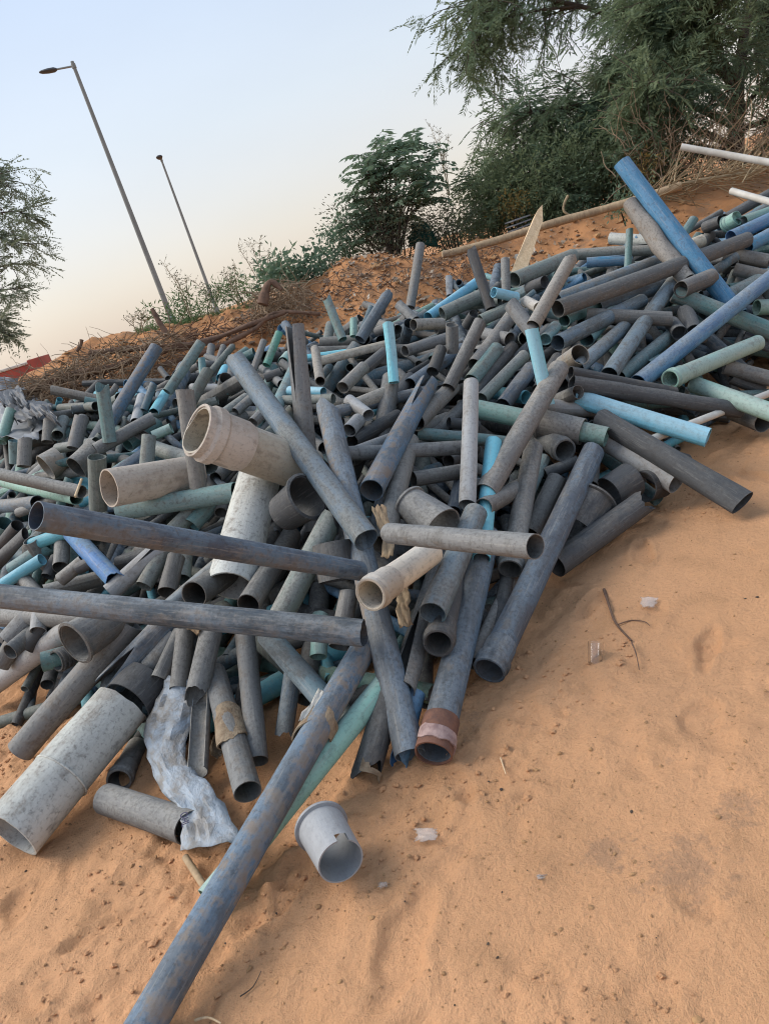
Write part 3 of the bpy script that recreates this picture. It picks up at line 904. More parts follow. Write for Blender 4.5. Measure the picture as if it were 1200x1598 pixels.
# pipes filling the heap underneath: those nearest the surface as things, the deep ones as one mass
cols = ['g'] * 6 + ['d'] * 5 + ['br'] * 5 + ['bg'] * 4 + ['gg'] * 3 + ['sb'] * 3 + ['te'] * 2 + ['lg', 'mi', 'bl', 'tn', 'cy']
fill = []
g2 = random.Random(23)
tries = 0
while len(fill) < 1300 and tries < 12000:
    tries += 1
    x = g2.uniform(-4.6, 5.2); y = g2.uniform(2.2, 7.1)
    if y < float(yfront(x)) + .30 or y > float(yback(x)) + .45: continue
    px, py, d = proj((x, y, float(pile(x, y))))
    if px < -120 or px > 1320 or py < 250 or py > 1250: continue
    near_top = g2.random() < .35
    L = g2.uniform(.7, 1.6) if near_top else g2.uniform(.4, 1.1)
    az = g2.gauss(math.pi / 2, .75) if g2.random() < .7 else g2.uniform(0, math.pi)
    dx, dy = math.cos(az) * L / 2, math.sin(az) * L / 2
    if y - abs(dy) < float(yfront(x - dx * (1 if dy > 0 else -1))) + .12: continue
    dep = g2.uniform(.04, .10) if near_top and y > 4.0 else g2.uniform(.05 if y > 4.2 else .15, .38)
    hm = float(pile(x, y)) - dep; sl = g2.uniform(.8, 1.0) if near_top else g2.uniform(.2, 1.0)
    za, zb = hm + (float(pile(x - dx, y - dy)) - dep - hm) * sl, hm + (float(pile(x + dx, y + dy)) - dep - hm) * sl
    t = g2.gauss(0, .10)
    r = g2.choice([.02, .025, .025, .03, .032, .0375, .0375, .045])
    lo = max(grnd(x - dx, y - dy) + r, za - t); hi = max(grnd(x + dx, y + dy) + r, zb + t)
    fill.append((dep, Vector((x - dx, y - dy, lo)), Vector((x + dx, y + dy, hi)), r, g2.choice(cols + (['sb', 'te', 'bg', 'bl', 'sb', 'te', 'gg'] * 3 if x > 1.3 else ['te', 'mi', 'sb', 'cy', 'te', 'gg'] if x < -.8 else []))))
fill.sort(key=lambda f_: f_[0])
room = max(0, 296 - len(entries))
for i, (dep, p0, p1, r, c) in enumerate(fill[:room]):
    if p1.y < p0.y: p0, p1 = p1, p0
    o = make_pipe(p0, p1, r, c, g2.choice(['-', '-', '-', 'j', 'J', 'C', 'B', 'S', 'X', 'W', 'c', 'G']), seed=900 + i)
    a, b_ = proj(p0), proj(p1)
    tag(o, auto_label(a[0], a[1], b_[0], b_[1], 2 * r * F / a[2], c), 'pipe', 'scrap pipes in the heap')
deep = {}
for i, (dep, p0, p1, r, c) in enumerate(fill[room:]):
    v, f = tube_mesh((p1 - p0).length, r, n=12, seed=i, nz=4, jag0=r * .2, jag1=r * .3)
    mt = Matrix.Translation(p0) @ (p1 - p0).to_track_quat('Z', 'Y').to_matrix().to_4x4()
    D = deep.setdefault(c, ([], []))
    k = len(D[0]); D[0].extend([mt @ Vector(q) for q in v]); D[1].extend([tuple(k + q for q in ff) for ff in f])
allv, allf, mi_ = [], [], []
keys = list(deep)
for ki, c in enumerate(keys):
    k = len(allv); allv.extend(deep[c][0]); allf.extend([tuple(k + q for q in ff) for ff in deep[c][1]]); mi_.extend([ki] * len(deep[c][1]))
o = mesh_obj('buried_pipes', allv, allf, None, sharp=42)
for c in keys: o.data.materials.append(PM[c])
o.data.polygons.foreach_set('material_index', mi_)
tag(o, 'mass of half-buried pipe ends filling the gaps inside the heap', 'pipes', kind='stuff')
# ------------------------------------------------------------------ couplings, collars and big pipes
def coupling(name, p0, p1, r0, r1, mat, label, flange=None, wall=.006, notch=False, rings=0, cat='coupling', group=None):
    """short open sleeve from p0 (radius r0) to p1 (radius r1), its rim flange a part"""
    L = (p1 - p0).length
    prof = [(r0, 0)]
    for i in range(1, 6): u = i / 6; prof.append((r0 + (r1 - r0) * u, L * u))
    prof += [(r1, L), (r1 - wall, L), (r0 - wall, 0)]
    v, f = lathe_mesh(prof, 36)
    if notch: f = [q for q in f if not (max(v[i][2] for i in q) > L * .9 and min(math.atan2(v[i][1], v[i][0]) for i in q) > .8 and max(math.atan2(v[i][1], v[i][0]) for i in q) < 1.4)]
    o = mesh_obj(name, v, f, mat, sharp=35)
    align(o, p0, p1)
    if flange:
        fr = r0 if flange == 0 else r1; fz = 0 if flange == 0 else L
    for (z, rr) in ([(0, r0)] if flange is not None and flange == 0 else [(L, r1)] if flange == 1 else []):
        h = .012; w = r0 * .13
        pr = [(rr - .001, z - h * .6), (rr + w, z - h * .5), (rr + w, z + h * .3), (rr - .001, z + h * .6)]
        v, f = lathe_mesh(pr, 36); mesh_obj('flange', v, f, mat, o, sharp=35)
    for k in range(rings):
        z = L * (.2 + .6 * k / max(1, rings - 1)); rr = r0 + (r1 - r0) * z / L
        v, f = lathe_mesh([(rr - .001, z - .006), (rr + .006, z - .004), (rr + .006, z + .004), (rr - .001, z + .006)], 30); mesh_obj('rib', v, f, mat, o, sharp=35)
    return tag(o, label, cat, group)

def cpl(x0, y0, x1, y1, w0, w1, col, lift, label, dt=None, **kw):
    t0 = on(x0, y0, lift); t1 = on(x1, y1, lift) if dt is None else t0 + dt
    return coupling('pipe_coupling', at(x0, y0, t0), at(x1, y1, t1), w0 / 2 * t0 / F, w1 / 2 * t1 / F, PM[col], label, group='loose pipe couplings', **kw)
PM['cl'] = pipe_mat('clean_grey_pvc', (.27, .285, .305), .10, .04, rough=.4, lump=.03, speck=.10, scr=.1)

# the grey collar standing askew on the sand
t = on(516, 1384); p1 = at(532, 1344, t - .075); p0 = at(502, 1291, t + .07)
coupling('pipe_collar', p0, p1, .068, .062, PM['cl'], 'clean pale grey flanged collar lying on the open sand', flange=0, wall=.004, notch=True, cat='collar')

cpl(924, 782, 896, 828, 70, 62, 'd', .05, 'dark grey flanged coupling behind the torn charcoal pipe on the sand', flange=0)
cpl(985, 748, 950, 770, 56, 54, 'd', .03, 'charcoal sleeve coupling right of the dark grey flanged coupling', rings=0)
cpl(1028, 752, 1002, 760, 50, 50, 'd', .02, 'dark sleeve lying under the rough pale pipe above the sand')
e = PIPE_OBJ['mint pipe in the coupling']; coupling('pipe_coupling', e['p0'].lerp(e['p1'], .49), e['p0'].lerp(e['p1'], .17), e['r'] * 1.45, e['r'] * 1.38, PM['br'], 'brown coupling with a mint pipe pushed through it', flange=0, group='loose pipe couplings')
cpl(640, 785, 690, 825, 52, 72, 'g', .16, 'grey bell coupling with a rim above the level grey pipe', flange=0, dt=-.12)
cpl(445, 800, 480, 775, 60, 72, 'd', .14, 'black bell coupling right of the large white upright pipe', dt=-.10, flange=1)
cpl(530, 905, 520, 848, 66, 66, 'd', .06, 'charcoal sleeve with a dark mouth left of the ringed beige socket', dt=.02)
cpl(190, 955, 118, 1003, 58, 66, 'g', .10, 'grey bell coupling with a flared mouth at the lower left', flange=1, dt=-.18)
cpl(112, 1022, 88, 1032, 30, 34, 'd', .03, 'small ribbed coupling on the sand below the flared bell coupling', rings=3, dt=-.06)
cpl(95, 715, 72, 730, 40, 44, 'tn', .12, 'mud-coloured coupling at the left below the torn plastic sheet', dt=-.05)
cpl(232, 790, 205, 760, 56, 50, 'wh', .13, 'off-white coupling lying against the large beige pipe', dt=.05)

# big white pipe in the lower left
t0, t1 = on(20, 1300, .10), on(192, 1098, .10)
pb0, pb1 = at(18, 1303, t0), at(190, 1100, t1)
big = make_pipe(pb0, pb1, .108, 'wh', '-', 555, 'big_pipe')
tag(big, 'large chalky white pipe lying on the sand at lower left', 'pipe')
v, f = lathe_mesh([(.109, -.004), (.1125, -.003), (.1125, .003), (.109, .004)], 36)
k = mesh_obj('seam_ring', v, f, PM['wh'], big); k.location = (0, 0, (pb1 - pb0).length * .42)
ax = (pb1 - pb0).normalized()
coupling('pipe_coupling', pb1 + ax * .004 + Vector((.02, .0, -.005)), pb1 + ax * .10 + Vector((.03, .02, -.01)), .104, .112, PM['d'], 'black sleeve coupling against the end of the large white pipe', group='loose pipe couplings')

# ------------------------------------------------------------------ collar, tape, rags (worn by their pipes or lying on them)
def sleeve(e, u0, u1, k, mat, name, lump=.2, seed=0, jag=.6, parent=None):
    """crumpled sleeve round a pipe between u0 and u1 of its length"""
    p0, p1 = e['p0'], e['p1']; a, b = p0.lerp(p1, u0), p0.lerp(p1, u1)
    L = (b - a).length
    v, f = tube_mesh(L, e['r'] * k, n=26, wall=e['r'] * .1, jag0=e['r'] * jag, jag1=e['r'] * jag, lump=lump, seed=seed, nz=9)
    o = mesh_obj(name, v, f, mat, sharp=50)
    align(o, a, b)
    if parent:
        bpy.context.view_layer.update()
        o.parent = parent; o.matrix_parent_inverse = Matrix.Translation(parent.location).__matmul__(parent.rotation_quaternion.to_matrix().to_4x4()).inverted()
    return o
e = PIPE_OBJ['red-collared pipe']
sleeve(e, -.01, .11, 1.09, M_RUST, 'collar', .02, 1, .15, e['o'])
sleeve(e, .015, .045, 1.16, M_PINK, 'tape', .10, 2, .7, e['o'])
e = PIPE_OBJ['crusted charcoal pipe']
sleeve(e, -.01, .07, 1.07, M_RAG, 'crust', .12, 3, .8, e['o'])

def ribbon(name, pts, w, mat, label=None, cat=None, parent=None, seed=0, fold=.5, side=None, thick=.002):
    """crumpled strip along points"""
    rg = random.Random(seed); n = len(pts); V = []; Fc = []; m = 7
    for i, p in enumerate(pts):
        d = (pts[min(i + 1, n - 1)] - pts[max(i - 1, 0)]).normalized()
        s_ = d.cross(side or Vector((rg.uniform(-.3, .3), -.6, .7))).normalized(); up = s_.cross(d)
        ww = w * (.75 + .5 * rg.random())
        for j in range(m):
            q = j / (m - 1) - .5
            V.append(p + s_ * q * ww + up * (fold * ww * .35 * math.sin(j * 2.1 + i * 1.3 + rg.random()) + rg.uniform(-.1, .1) * ww * fold) + d * rg.uniform(-.15, .15) * ww * (i in (0, n - 1)))
    for i in range(n - 1):
        for j in range(m - 1): Fc.append((i * m + j, i * m + j + 1, (i + 1) * m + j + 1, (i + 1) * m + j))
    o = mesh_obj(name, V, Fc, mat, parent)
    md = o.modifiers.new('thick', 'SOLIDIFY'); md.thickness = thick
    if label: tag(o, label, cat)
    return o
def px_pts(lst, lift): return [at(x, y, on(x, y, lift)) for x, y in lst]
def smooth_pts(P, k=4):
    out = []
    for i in range(len(P) - 1):
        a, b, c, d = P[max(i - 1, 0)], P[i], P[i + 1], P[min(i + 2, len(P) - 1)]
        for s_ in range(k):
            t_ = s_ / k
            out.append(.5 * ((2 * b) + (c - a) * t_ + (2 * a - 5 * b + 4 * c - d) * t_ ** 2 + (3 * b - a - 3 * c + d) * t_ ** 3))
    return out + [P[-1]]

e = PIPE_OBJ['long pipe lying on the sand']
o = tag(sleeve(e, .66, .71, 1.13, M_RAG, 'torn_wrapper', .28, 5, 1.2), 'torn dirty wrapper caught round the long pipe on the sand', 'wrapper')
a_ = e['p0'].lerp(e['p1'], .70) + Vector((-e['r'] * 1.1, -.02, e['r'] * .7)); b_ = e['p0'].lerp(e['p1'], .78) + Vector((-e['r'] * .7, -.02, e['r'] * .95))
ribbon('paper_strip', [a_.lerp(b_, i / 5) for i in range(6)], .028, M_WHITE, 'white torn strip along the top of the long pipe on the sand', 'paper strip', seed=4)
e = PIPE_OBJ['rag-wrapped grey pipe']
o = tag(sleeve(e, .36, .62, 1.12, M_RAG, 'knotted_rag', .2, 6, .9), 'dirty cloth knotted round a grey pipe above the sand', 'rag')
P = [at(x, y, on(x, y, .07)) for x, y in ((350, 1130), (347, 1145), (338, 1158), (335, 1168), (345, 1178))]
ribbon('knotted_rag', smooth_pts(P, 3), .035, M_RAG, 'loose knot end of dirty cloth hanging left of the rag-wrapped pipe', 'rag', seed=7)
P = [at(x, y, on(x, y, .16)) for x, y in ((628, 918), (630, 935), (628, 952), (634, 976))]
ribbon('cardboard_strip', smooth_pts(P, 3), .045, M_LOG, 'torn brown cardboard strip hanging beside the ringed beige socket', 'cardboard', seed=8)
P = [at(x, y, on(x, y, .20)) for x, y in ((296, 950), (300, 962), (310, 972), (318, 982))]
ribbon('brown_rag', smooth_pts(P, 3), .075, M_LOG, 'brown rag hanging below a round pipe mouth over the long blue pipe', 'rag', seed=9)
P = [at(x, y, on(x, y, .22)) for x, y in ((590, 790), (598, 815), (606, 842), (603, 868))]
ribbon('dry_bark_strip', smooth_pts(P, 3), .045, M_LOG, 'dry brown bark strip left of the level grey pipe', 'bark', seed=10)
P = [at(x, y, on(x, y, .15)) for x, y in ((462, 570), (470, 600), (478, 640), (486, 690))]

# crumpled sack
def sheet(name, left, right, lift, mat, label, cat, nu=26, nv=14, amp=.03, seed=0, dt=None, jag=0., sc=9.):
    lp = smooth_pts([at(x, y, on(x, y, lift) if dt is None else dt) for x, y in left], 6); rp = smooth_pts([at(x, y, on(x, y, lift) if dt is None else dt) for x, y in right], 6)
    def samp(P, u):
        q = u * (len(P) - 1); i = min(int(q), len(P) - 2); return P[i].lerp(P[i + 1], q - i)
    V = []; Fc = []; rg = random.Random(seed)
    nrm = Vector((-.1, -.75, .65))
    for i in range(nu):
        a, b = samp(lp, i / (nu - 1)), samp(rp, i / (nu - 1)); d = b - a
        for j in range(nv):
            u, v = i / (nu - 1), j / (nv - 1)
            p = a.lerp(b, v)
            h = float(np.abs(fbm(u * sc * 1.6 + seed, v * sc * .55 + u * 3, seed, 2))) * -2 + float(vnoise(u * 18, v * 9, seed + 3)) * .5 + .5
            h += .9 * math.sin(v * math.pi)
            e_ = 0
            if jag and (i in (0, nu - 1) or j in (0, nv - 1)): e_ = rg.uniform(-jag, jag)
            V.append(p + nrm * h * amp + d.normalized() * e_ + Vector((0, 0, e_ * .5)))
    for i in range(nu - 1):
        for j in range(nv - 1): Fc.append((i * nv + j, i * nv + j + 1, (i + 1) * nv + j + 1, (i + 1) * nv + j))
    o = mesh_obj(name, V, Fc, mat, smooth=True, sharp=28)
    md = o.modifiers.new('thick', 'SOLIDIFY'); md.thickness = .002
    return tag(o, label, cat), V, nv

def sack_mat():
    m, nt, b = new_mat('woven_sack')
    oc = N(nt, 'ShaderNodeTexCoord').outputs['Generated']
    n1 = noise(nt, oc, 5, 5, .65); n2 = noise(nt, oc, 30, 3)
    c = mix(nt, ramp(nt, n1, .40, .64), (.32, .37, .42), (.21, .20, .185))
    c = mix(nt, ramp(nt, n2, .55, .7, 0, .5), c, (.30, .27, .24))
    nt.links.new(c, b.inputs['Base Color']); b.inputs['Roughness'].default_value = .75
    bump(nt, b, math_n(nt, 'ADD', n1, math_n(nt, 'MULTIPLY', n2, .3)), .6, .02)
    return m
M_SACK = sack_mat()
sk, SV, snv = sheet('crumpled_sack', [(262, 1055), (250, 1085), (236, 1115), (226, 1150), (232, 1190), (252, 1232), (275, 1262), (283, 1290), (282, 1328)], [(302, 1058), (304, 1090), (300, 1125), (290, 1165), (300, 1200), (326, 1222), (346, 1252), (362, 1282), (378, 1312)], .085, M_SACK, 'crumpled silvery blue woven sack hanging down over pipes onto the sand', 'sack', amp=.028, seed=3, nu=26, nv=11, jag=.008, sc=8.)
fc = bpy.data.curves.new('sack_print', 'FONT'); fc.body = 'OHL'; fc.size = .034; fc.extrude = .0004
tmp = link(bpy.data.objects.new('tmp_print', fc))
bpy.context.view_layer.update()
tm = bpy.data.meshes.new_from_object(tmp.evaluated_get(bpy.context.evaluated_depsgraph_get()))
bpy.data.objects.remove(tmp)
a_ = SV[20 * snv + 1]; b_ = SV[25 * snv + 1]; c_ = SV[23 * snv + 3]
xd = (b_ - a_).normalized(); nd = (c_ - a_).cross(xd).normalized()
if nd.y > 0: nd = -nd
yd = nd.cross(xd)
pr = link(bpy.data.objects.new('sack_print', tm), sk)
M_INK = simple_mat('purple_print', (.05, .045, .09), (.07, .06, .12), 20, .6, .1)
tm.materials.clear(); tm.materials.append(M_INK)
pr.matrix_world = Matrix.Translation(a_ + nd * .006) @ Matrix((xd, yd, nd)).transposed().to_4x4()

# torn plastic sheets at the far left
sheet('torn_plastic_sheet', [(-30, 590), (-30, 620), (-30, 650), (-20, 690)], [(30, 592), (62, 620), (75, 650), (60, 690)], .10, M_SHEET, 'torn grey plastic sheet crumpled at the left edge of the heap', 'plastic sheet', amp=.08, seed=11, jag=.05, sc=6)
sheet('torn_plastic_sheet', [(20, 640), (40, 630), (62, 626), (85, 632)], [(28, 662), (50, 655), (72, 650), (98, 668)], .20, M_BLACK, 'black ragged plastic sheet arching over pipes at far left', 'plastic sheet', amp=.05, seed=14, jag=.05, sc=6)
sheet('torn_plastic_sheet', [(0, 612), (20, 604), (40, 606)], [(8, 636), (26, 632), (48, 640)], .24, M_BLACK, 'small black torn plastic flap on the grey plastic sheet', 'plastic sheet', amp=.05, seed=19, jag=.04, sc=6)

# ------------------------------------------------------------------ rods, plank, logs
def rod(name, pts, r0, r1, mat, label, cat, n=8, parent=None, wob=0., seed=0):
    rg = random.Random(seed); V = []; Fc = []; m = len(pts)
    for i, p in enumerate(pts):
        d = (pts[min(i + 1, m - 1)] - pts[max(i - 1, 0)]).normalized()
        s_ = d.cross(Vector((.3, .2, 1))).normalized(); u_ = s_.cross(d)
        r = r0 + (r1 - r0) * i / (m - 1)
        r *= 1 + wob * rg.uniform(-1, 1)
        for a in range(n):
            th = 2 * math.pi * a / n; V.append(p + (s_ * math.cos(th) + u_ * math.sin(th)) * r * (1 + wob * .5 * rg.uniform(-1, 1)))
    for i in range(m - 1):
        for a in range(n): Fc.append((i * n + a, i * n + (a + 1) % n, (i + 1) * n + (a + 1) % n, (i + 1) * n + a))
    Fc.append(tuple(range(n))[::-1]); Fc.append(tuple((m - 1) * n + a for a in range(n)))
    o = mesh_obj(name, V, Fc, mat, parent, sharp=50)
    if label: tag(o, label, cat)
    return o
def rods_px(name, lst, w, mat, label, cat, lift=.05, ts=None, w1=None, wob=0., seed=0, k=4):
    P = [at(x, y, on(x, y, lift) if ts is None else ts[i]) for i, (x, y) in enumerate(lst)]
    tm_ = (P[0] - cam.location).length
    r = w / 2 * tm_ / F; r1 = r if w1 is None else w1 / 2 * tm_ / F
    return rod(name, smooth_pts(P, k), r, r1, mat, label, cat, wob=wob, seed=seed)
rods_px('white_conduit', [(1215, 608), (1010, 688)], 10, M_WHITE, 'thin white conduit crossing behind the bright cyan pipe to the right edge', 'conduit', .12)
rods_px('white_conduit', [(1030, 682), (1005, 692)], 9, M_WHITE, 'short white conduit end beside the half-moon charcoal pipe', 'conduit', .05)
rods_px('white_conduit', [(1062, 229), (1130, 241), (1225, 258)], 9, M_WHITE, 'long white conduit held above the bank at the upper right', 'conduit', ts=[6.6, 6.5, 6.3])
rods_px('white_conduit', [(1140, 298), (1225, 322)], 9, M_WHITE, 'short white conduit over blue pipes at the right edge', 'conduit', ts=[5.6, 5.3])
rods_px('wooden_log', [(690, 398), (760, 380), (850, 352), (930, 330), (985, 314), (1062, 290)], 11, M_LOG, 'long pale peeled log lying along the top of the earth bank', 'log', ts=[8.3, 8.3, 8.2, 8.1, 8.0, 7.9], w1=12, wob=.06)
rods_px('bent_cane', [(893, 338), (880, 330), (880, 318), (886, 305)], 3.5, M_STALK, 'thin bent cane curling up behind the pale log', 'cane', ts=[8.3] * 4)
rods_px('stick', [(290, 1338), (322, 1388)], 10, M_LOG, 'short tan stick on the sand left of the long pipe', 'stick', .015, wob=.05)
rods_px('straw', [(118, 775), (128, 748)], 4, M_WOOD, 'yellow straw standing on the charcoal pipe at left', 'straw', .2)
rods_px('stick', [(85, 1083), (110, 1072)], 7, M_WOOD, 'pale wood splinter on the sand by the small ribbed coupling', 'stick', .012, wob=.15)

# broken plank
t = on(806, 430, .1); pl = [at(796, 428, t), at(818, 432, t), at(846, 347, t + .25), at(845, 322, t + .3), at(838, 330, t + .28), at(830, 345, t + .26)]
nn = (pl[1] - pl[0]).cross(pl[3] - pl[0]).normalized() * .018
V = pl + [p + nn for p in pl]; m_ = len(pl)
Fc = [tuple(range(m_)), tuple(range(2 * m_ - 1, m_ - 1, -1))] + [(i, (i + 1) % m_ + m_ * 0, (i + 1) % m_ + m_, i + m_) for i in range(m_)]
pk = mesh_obj('broken_plank', V, Fc, M_WOOD, smooth=False)
tag(pk, 'pale broken plank standing in the heap before the log', 'plank')

# roots and fallen branches on the bank
BR = [
 ([(45, 612), (85, 596), (120, 584), (165, 577), (215, 560), (262, 546), (330, 530), (395, 505), (445, 488)], 13, 6, 'long brown dead branch lying along the root bank at left'),
 ([(240, 575), (300, 556), (345, 540), (400, 512), (430, 488), (500, 490)], 9, 5, 'forked brown dead branch above the orange earth cut'),
 ([(60, 618), (110, 608), (135, 595), (150, 584)], 5, 3, 'thin pale root curling below the long dead branch'),
 ([(140, 552), (190, 546), (260, 540), (330, 536)], 10, 6, 'dark dead branch along the crest at the left'),
 ([(238, 482), (250, 505), (262, 522)], 7, 9, 'short dead stump sticking up near the first lamp post'),
 ([(120, 548), (126, 540), (128, 530)], 6, 5, 'small dead stub on the crest at far left'),
 ([(410, 475), (416, 450), (424, 440), (440, 452)], 16, 6, 'dark uprooted stump on the crest left of the broad-leaved bushes'),
 ([(1060, 288), (1100, 280), (1150, 272), (1210, 262)], 5, 4, 'pale dead branch under the white conduit at upper right'),
]
for i, (lst, w, w1, lab) in enumerate(BR):
    rods_px('fallen_branch', lst, w, M_ROOT if i < 7 else M_STALK, lab, 'branch', ts=[8.2] * len(lst) if i < 7 else [8.0] * len(lst), w1=w1, wob=.18, seed=i)

def tangle(name, n, fn, mat, label, r=(.003, .009), L=(.2, .6), cat='roots', seed=0, curl=.35, droop=-.05):
    rg = random.Random(seed); V = []; Fc = []
    for i in range(n):
        p, d = fn(rg); ln = rg.uniform(*L); rr = rg.uniform(*r); k = 6; pts = []
        for s_ in range(k):
            pts.append(p.copy()); p = p + d * (ln / k)
            d = (d + Vector((rg.uniform(-1, 1), rg.uniform(-1, 1), rg.uniform(-1, 1) + droop)) * curl).normalized()
        for s_, q in enumerate(pts):
            dd = (pts[min(s_ + 1, k - 1)] - pts[max(s_ - 1, 0)]).normalized(); a = dd.cross(Vector((.2, .3, 1))).normalized(); b = a.cross(dd)
            q_ = rr * (1 - .6 * s_ / k)
            for th in (0, 2.09, 4.19): V.append(q + (a * math.cos(th) + b * math.sin(th)) * q_)
        o_ = len(V) - 3 * k
        for s_ in range(k - 1):
            for a in range(3): Fc.append((o_ + s_ * 3 + a, o_ + s_ * 3 + (a + 1) % 3, o_ + (s_ + 1) * 3 + (a + 1) % 3, o_ + (s_ + 1) * 3 + a))
    return tag(mesh_obj(name, V, Fc, mat), label, cat, kind='stuff')
def region(x0, x1, f0, f1, t0, t1, dirf):
    def fn(rg):
        x = rg.uniform(x0, x1); y = rg.uniform(f0(x), f1(x)); t_ = rg.uniform(t0, t1)
        return at(x, y, t_), dirf(rg)
    return fn
rdir = lambda rg: Vector((rg.uniform(-1, 1), rg.uniform(-.8, .2), rg.uniform(-.8, .5))).normalized()
updir = lambda rg: Vector((rg.uniform(-.4, .4), rg.uniform(-.4, .4), 1)).normalized()
cl_ = lambda x: np.interp(x, [p[0] for p in CREST_PX], [p[1] for p in CREST_PX])
tangle('dried_roots', 1100, region(20, 270, lambda x: cl_(x) + 2, lambda x: 640 - (x - 55) * .2, 7.9, 8.6, rdir), M_DRY, 'tangle of dried brown roots covering the bank at left', seed=1)
tangle('dried_roots', 260, region(270, 420, lambda x: cl_(x) + 3, lambda x: cl_(x) + 40, 8.4, 8.9, rdir), M_ROOT, 'thin dried roots hanging over the orange earth cut', seed=2, L=(.1, .35))
tangle('dry_brushwood', 700, region(395, 480, lambda x: 440 if x > 420 else 455, lambda x: 520 - (x - 395) * .25, 8.3, 9.2, rdir), M_DRY, 'brown heap of dry brushwood on the crest', seed=3, cat='brushwood', L=(.12, .4))
tangle('dry_brushwood', 420, region(500, 780, lambda x: cl_(x) + 6, lambda x: cl_(x) + 60, 7.4, 9.0, rdir), M_ROOT, 'scattered dry twigs on the bank behind the heap', seed=9, cat='brushwood', L=(.08, .3), r=(.002, .006))
tangle('dry_brushwood', 150, region(1000, 1215, lambda x: 292 - (x - 1000) * .22, lambda x: 318 - (x - 1000) * .2, 7.7, 8.6, lambda rg: Vector((rg.uniform(.2, 1), rg.uniform(-.4, .2), rg.uniform(-.35, .55))).normalized()), M_STALK, 'straw-coloured dry twigs strewn over the bank at upper right', seed=4, cat='brushwood', L=(.3, .9), curl=.12)
tangle('dry_brushwood', 380, region(960, 1215, lambda x: 180, lambda x: 290 - (x - 960) * .12, 8.6, 9.6, lambda rg: Vector((rg.uniform(-.6, .6), rg.uniform(-.3, .3), rg.uniform(-.7, 1))).normalized()), M_DRY, 'reddish dry twigs hanging under the thorn tree', seed=5, cat='brushwood', L=(.3, .8))
# ------------------------------------------------------------------ street lamps, trailer
def lamp_post(px, py, t, r0, r1, label, arm, head):
    top = at(px, py, t); base = Vector((top.x, top.y, -.2))
    root = link(bpy.data.objects.new('street_lamp', None)); root.location = base
    def put(name, v, f, mat, loc=(0, 0, 0), rot=None):
        k = mesh_obj(name, v, f, mat, root, sharp=40); k.location = loc
        if rot is not None: k.rotation_mode = 'QUATERNION'; k.rotation_quaternion = rot
        return k
    H = top.z - base.z
    put('pole', *lathe_mesh([(r0, 0), (r1, H), (0.001, H + .02), (0.001, 0)], 14), M_STEEL)
    put('base_sleeve', *lathe_mesh([(r0 * 1.35, 0), (r0 * 1.35, 1.9), (r0 * .9, 1.95), (r0 * .5, 0)], 14), M_STEEL)
    A = Vector(arm); 
    put('arm', *lathe_mesh([(r1 * .55, 0), (r1 * .5, A.length), (.001, A.length), (.001, 0)], 10), M_STEEL, (0, 0, H - .12), A.to_track_quat('Z', 'Y'))
    put('clamp', *lathe_mesh([(r1 * 1.3, 0), (r1 * 1.3, .12), (r1 * .8, .12), (r1 * .8, 0)], 12), M_STEEL, (0, 0, H - .18))
    # flat lamp head, tapering to the tip
    L, W, T = head; V = []
    prof = [(0, .35, .5), (.15, .8, 1), (.5, 1, 1), (.85, .9, .7), (1, .45, .3)]
    for u, w, h in prof:
        for a in range(10):
            th = 2 * math.pi * a / 10; V.append((W / 2 * w * math.cos(th), T / 2 * h * math.sin(th), L * u))
    Fc = [(i * 10 + a, i * 10 + (a + 1) % 10, (i + 1) * 10 + (a + 1) % 10, (i + 1) * 10 + a) for i in range(4) for a in range(10)] + [tuple(range(10))[::-1], tuple(range(40, 50))]
    q = A.to_track_quat('Z', 'Y')
    put('lamp_head', V, Fc, M_LAMP, Vector((0, 0, H - .12)) + A * .96, q)
    return tag(root, label, 'street lamp', 'street lamps behind the bank')
lamp_post(113, 96, 22, .10, .05, 'nearer tall steel street lamp with its arm pointing left', (-.50, -.02, .05), (.50, .24, .13))
lamp_post(251, 246, 39, .11, .05, 'farther steel street lamp standing right of the nearer one', (.02, -.45, .03), (.40, .34, .2))

def box(sx, sy, sz, bev=0):
    v = [(x * sx / 2, y * sy / 2, z * sz / 2) for x in (-1, 1) for y in (-1, 1) for z in (-1, 1)]
    f = [(0, 1, 3, 2), (4, 6, 7, 5), (0, 4, 5, 1), (2, 3, 7, 6), (0, 2, 6, 4), (1, 5, 7, 3)]
    return v, f
root = link(bpy.data.objects.new('red_trailer', None))
pa, pb = at(-90, 606, 14), at(52, 562, 14)
root.location = (pa + pb) / 2
tag(root, 'red trailer side with a white stripe behind the bank at far left', 'trailer')
xv = (pb - pa); Lx = xv.length; ang = math.atan2(xv.z, math.hypot(xv.x, xv.y))
def bpart(name, sx, sy, sz, loc, mat, rot=0.):
    k = mesh_obj(name, *box(sx, sy, sz), mat, root, smooth=False); k.location = loc; k.rotation_euler = (0, rot, 0)
    md = k.modifiers.new('b', 'BEVEL'); md.width = .012; md.segments = 2
bpart('side_panel', Lx, .06, .55, (0, 0, -.32), M_RED, -ang)
bpart('top_rail', Lx, .09, .05, (0, -.01, -.02), M_WHITE, -ang)
bpart('end_block', .26, .5, .26, (Lx / 2 + .10, 0, -.12), M_RED, -ang)
bpart('bed', Lx, 1.6, .08, (0, .8, -.6), M_RED, -ang)
for sx in (-.7, .7):
    k = mesh_obj('wheel', *lathe_mesh([(.12, -.1), (.38, -.1), (.4, 0), (.38, .1), (.12, .1)], 20), M_BLACK, root, sharp=40); k.rotation_euler = (R(90), 0, 0); k.location = (sx, .3, -.85)

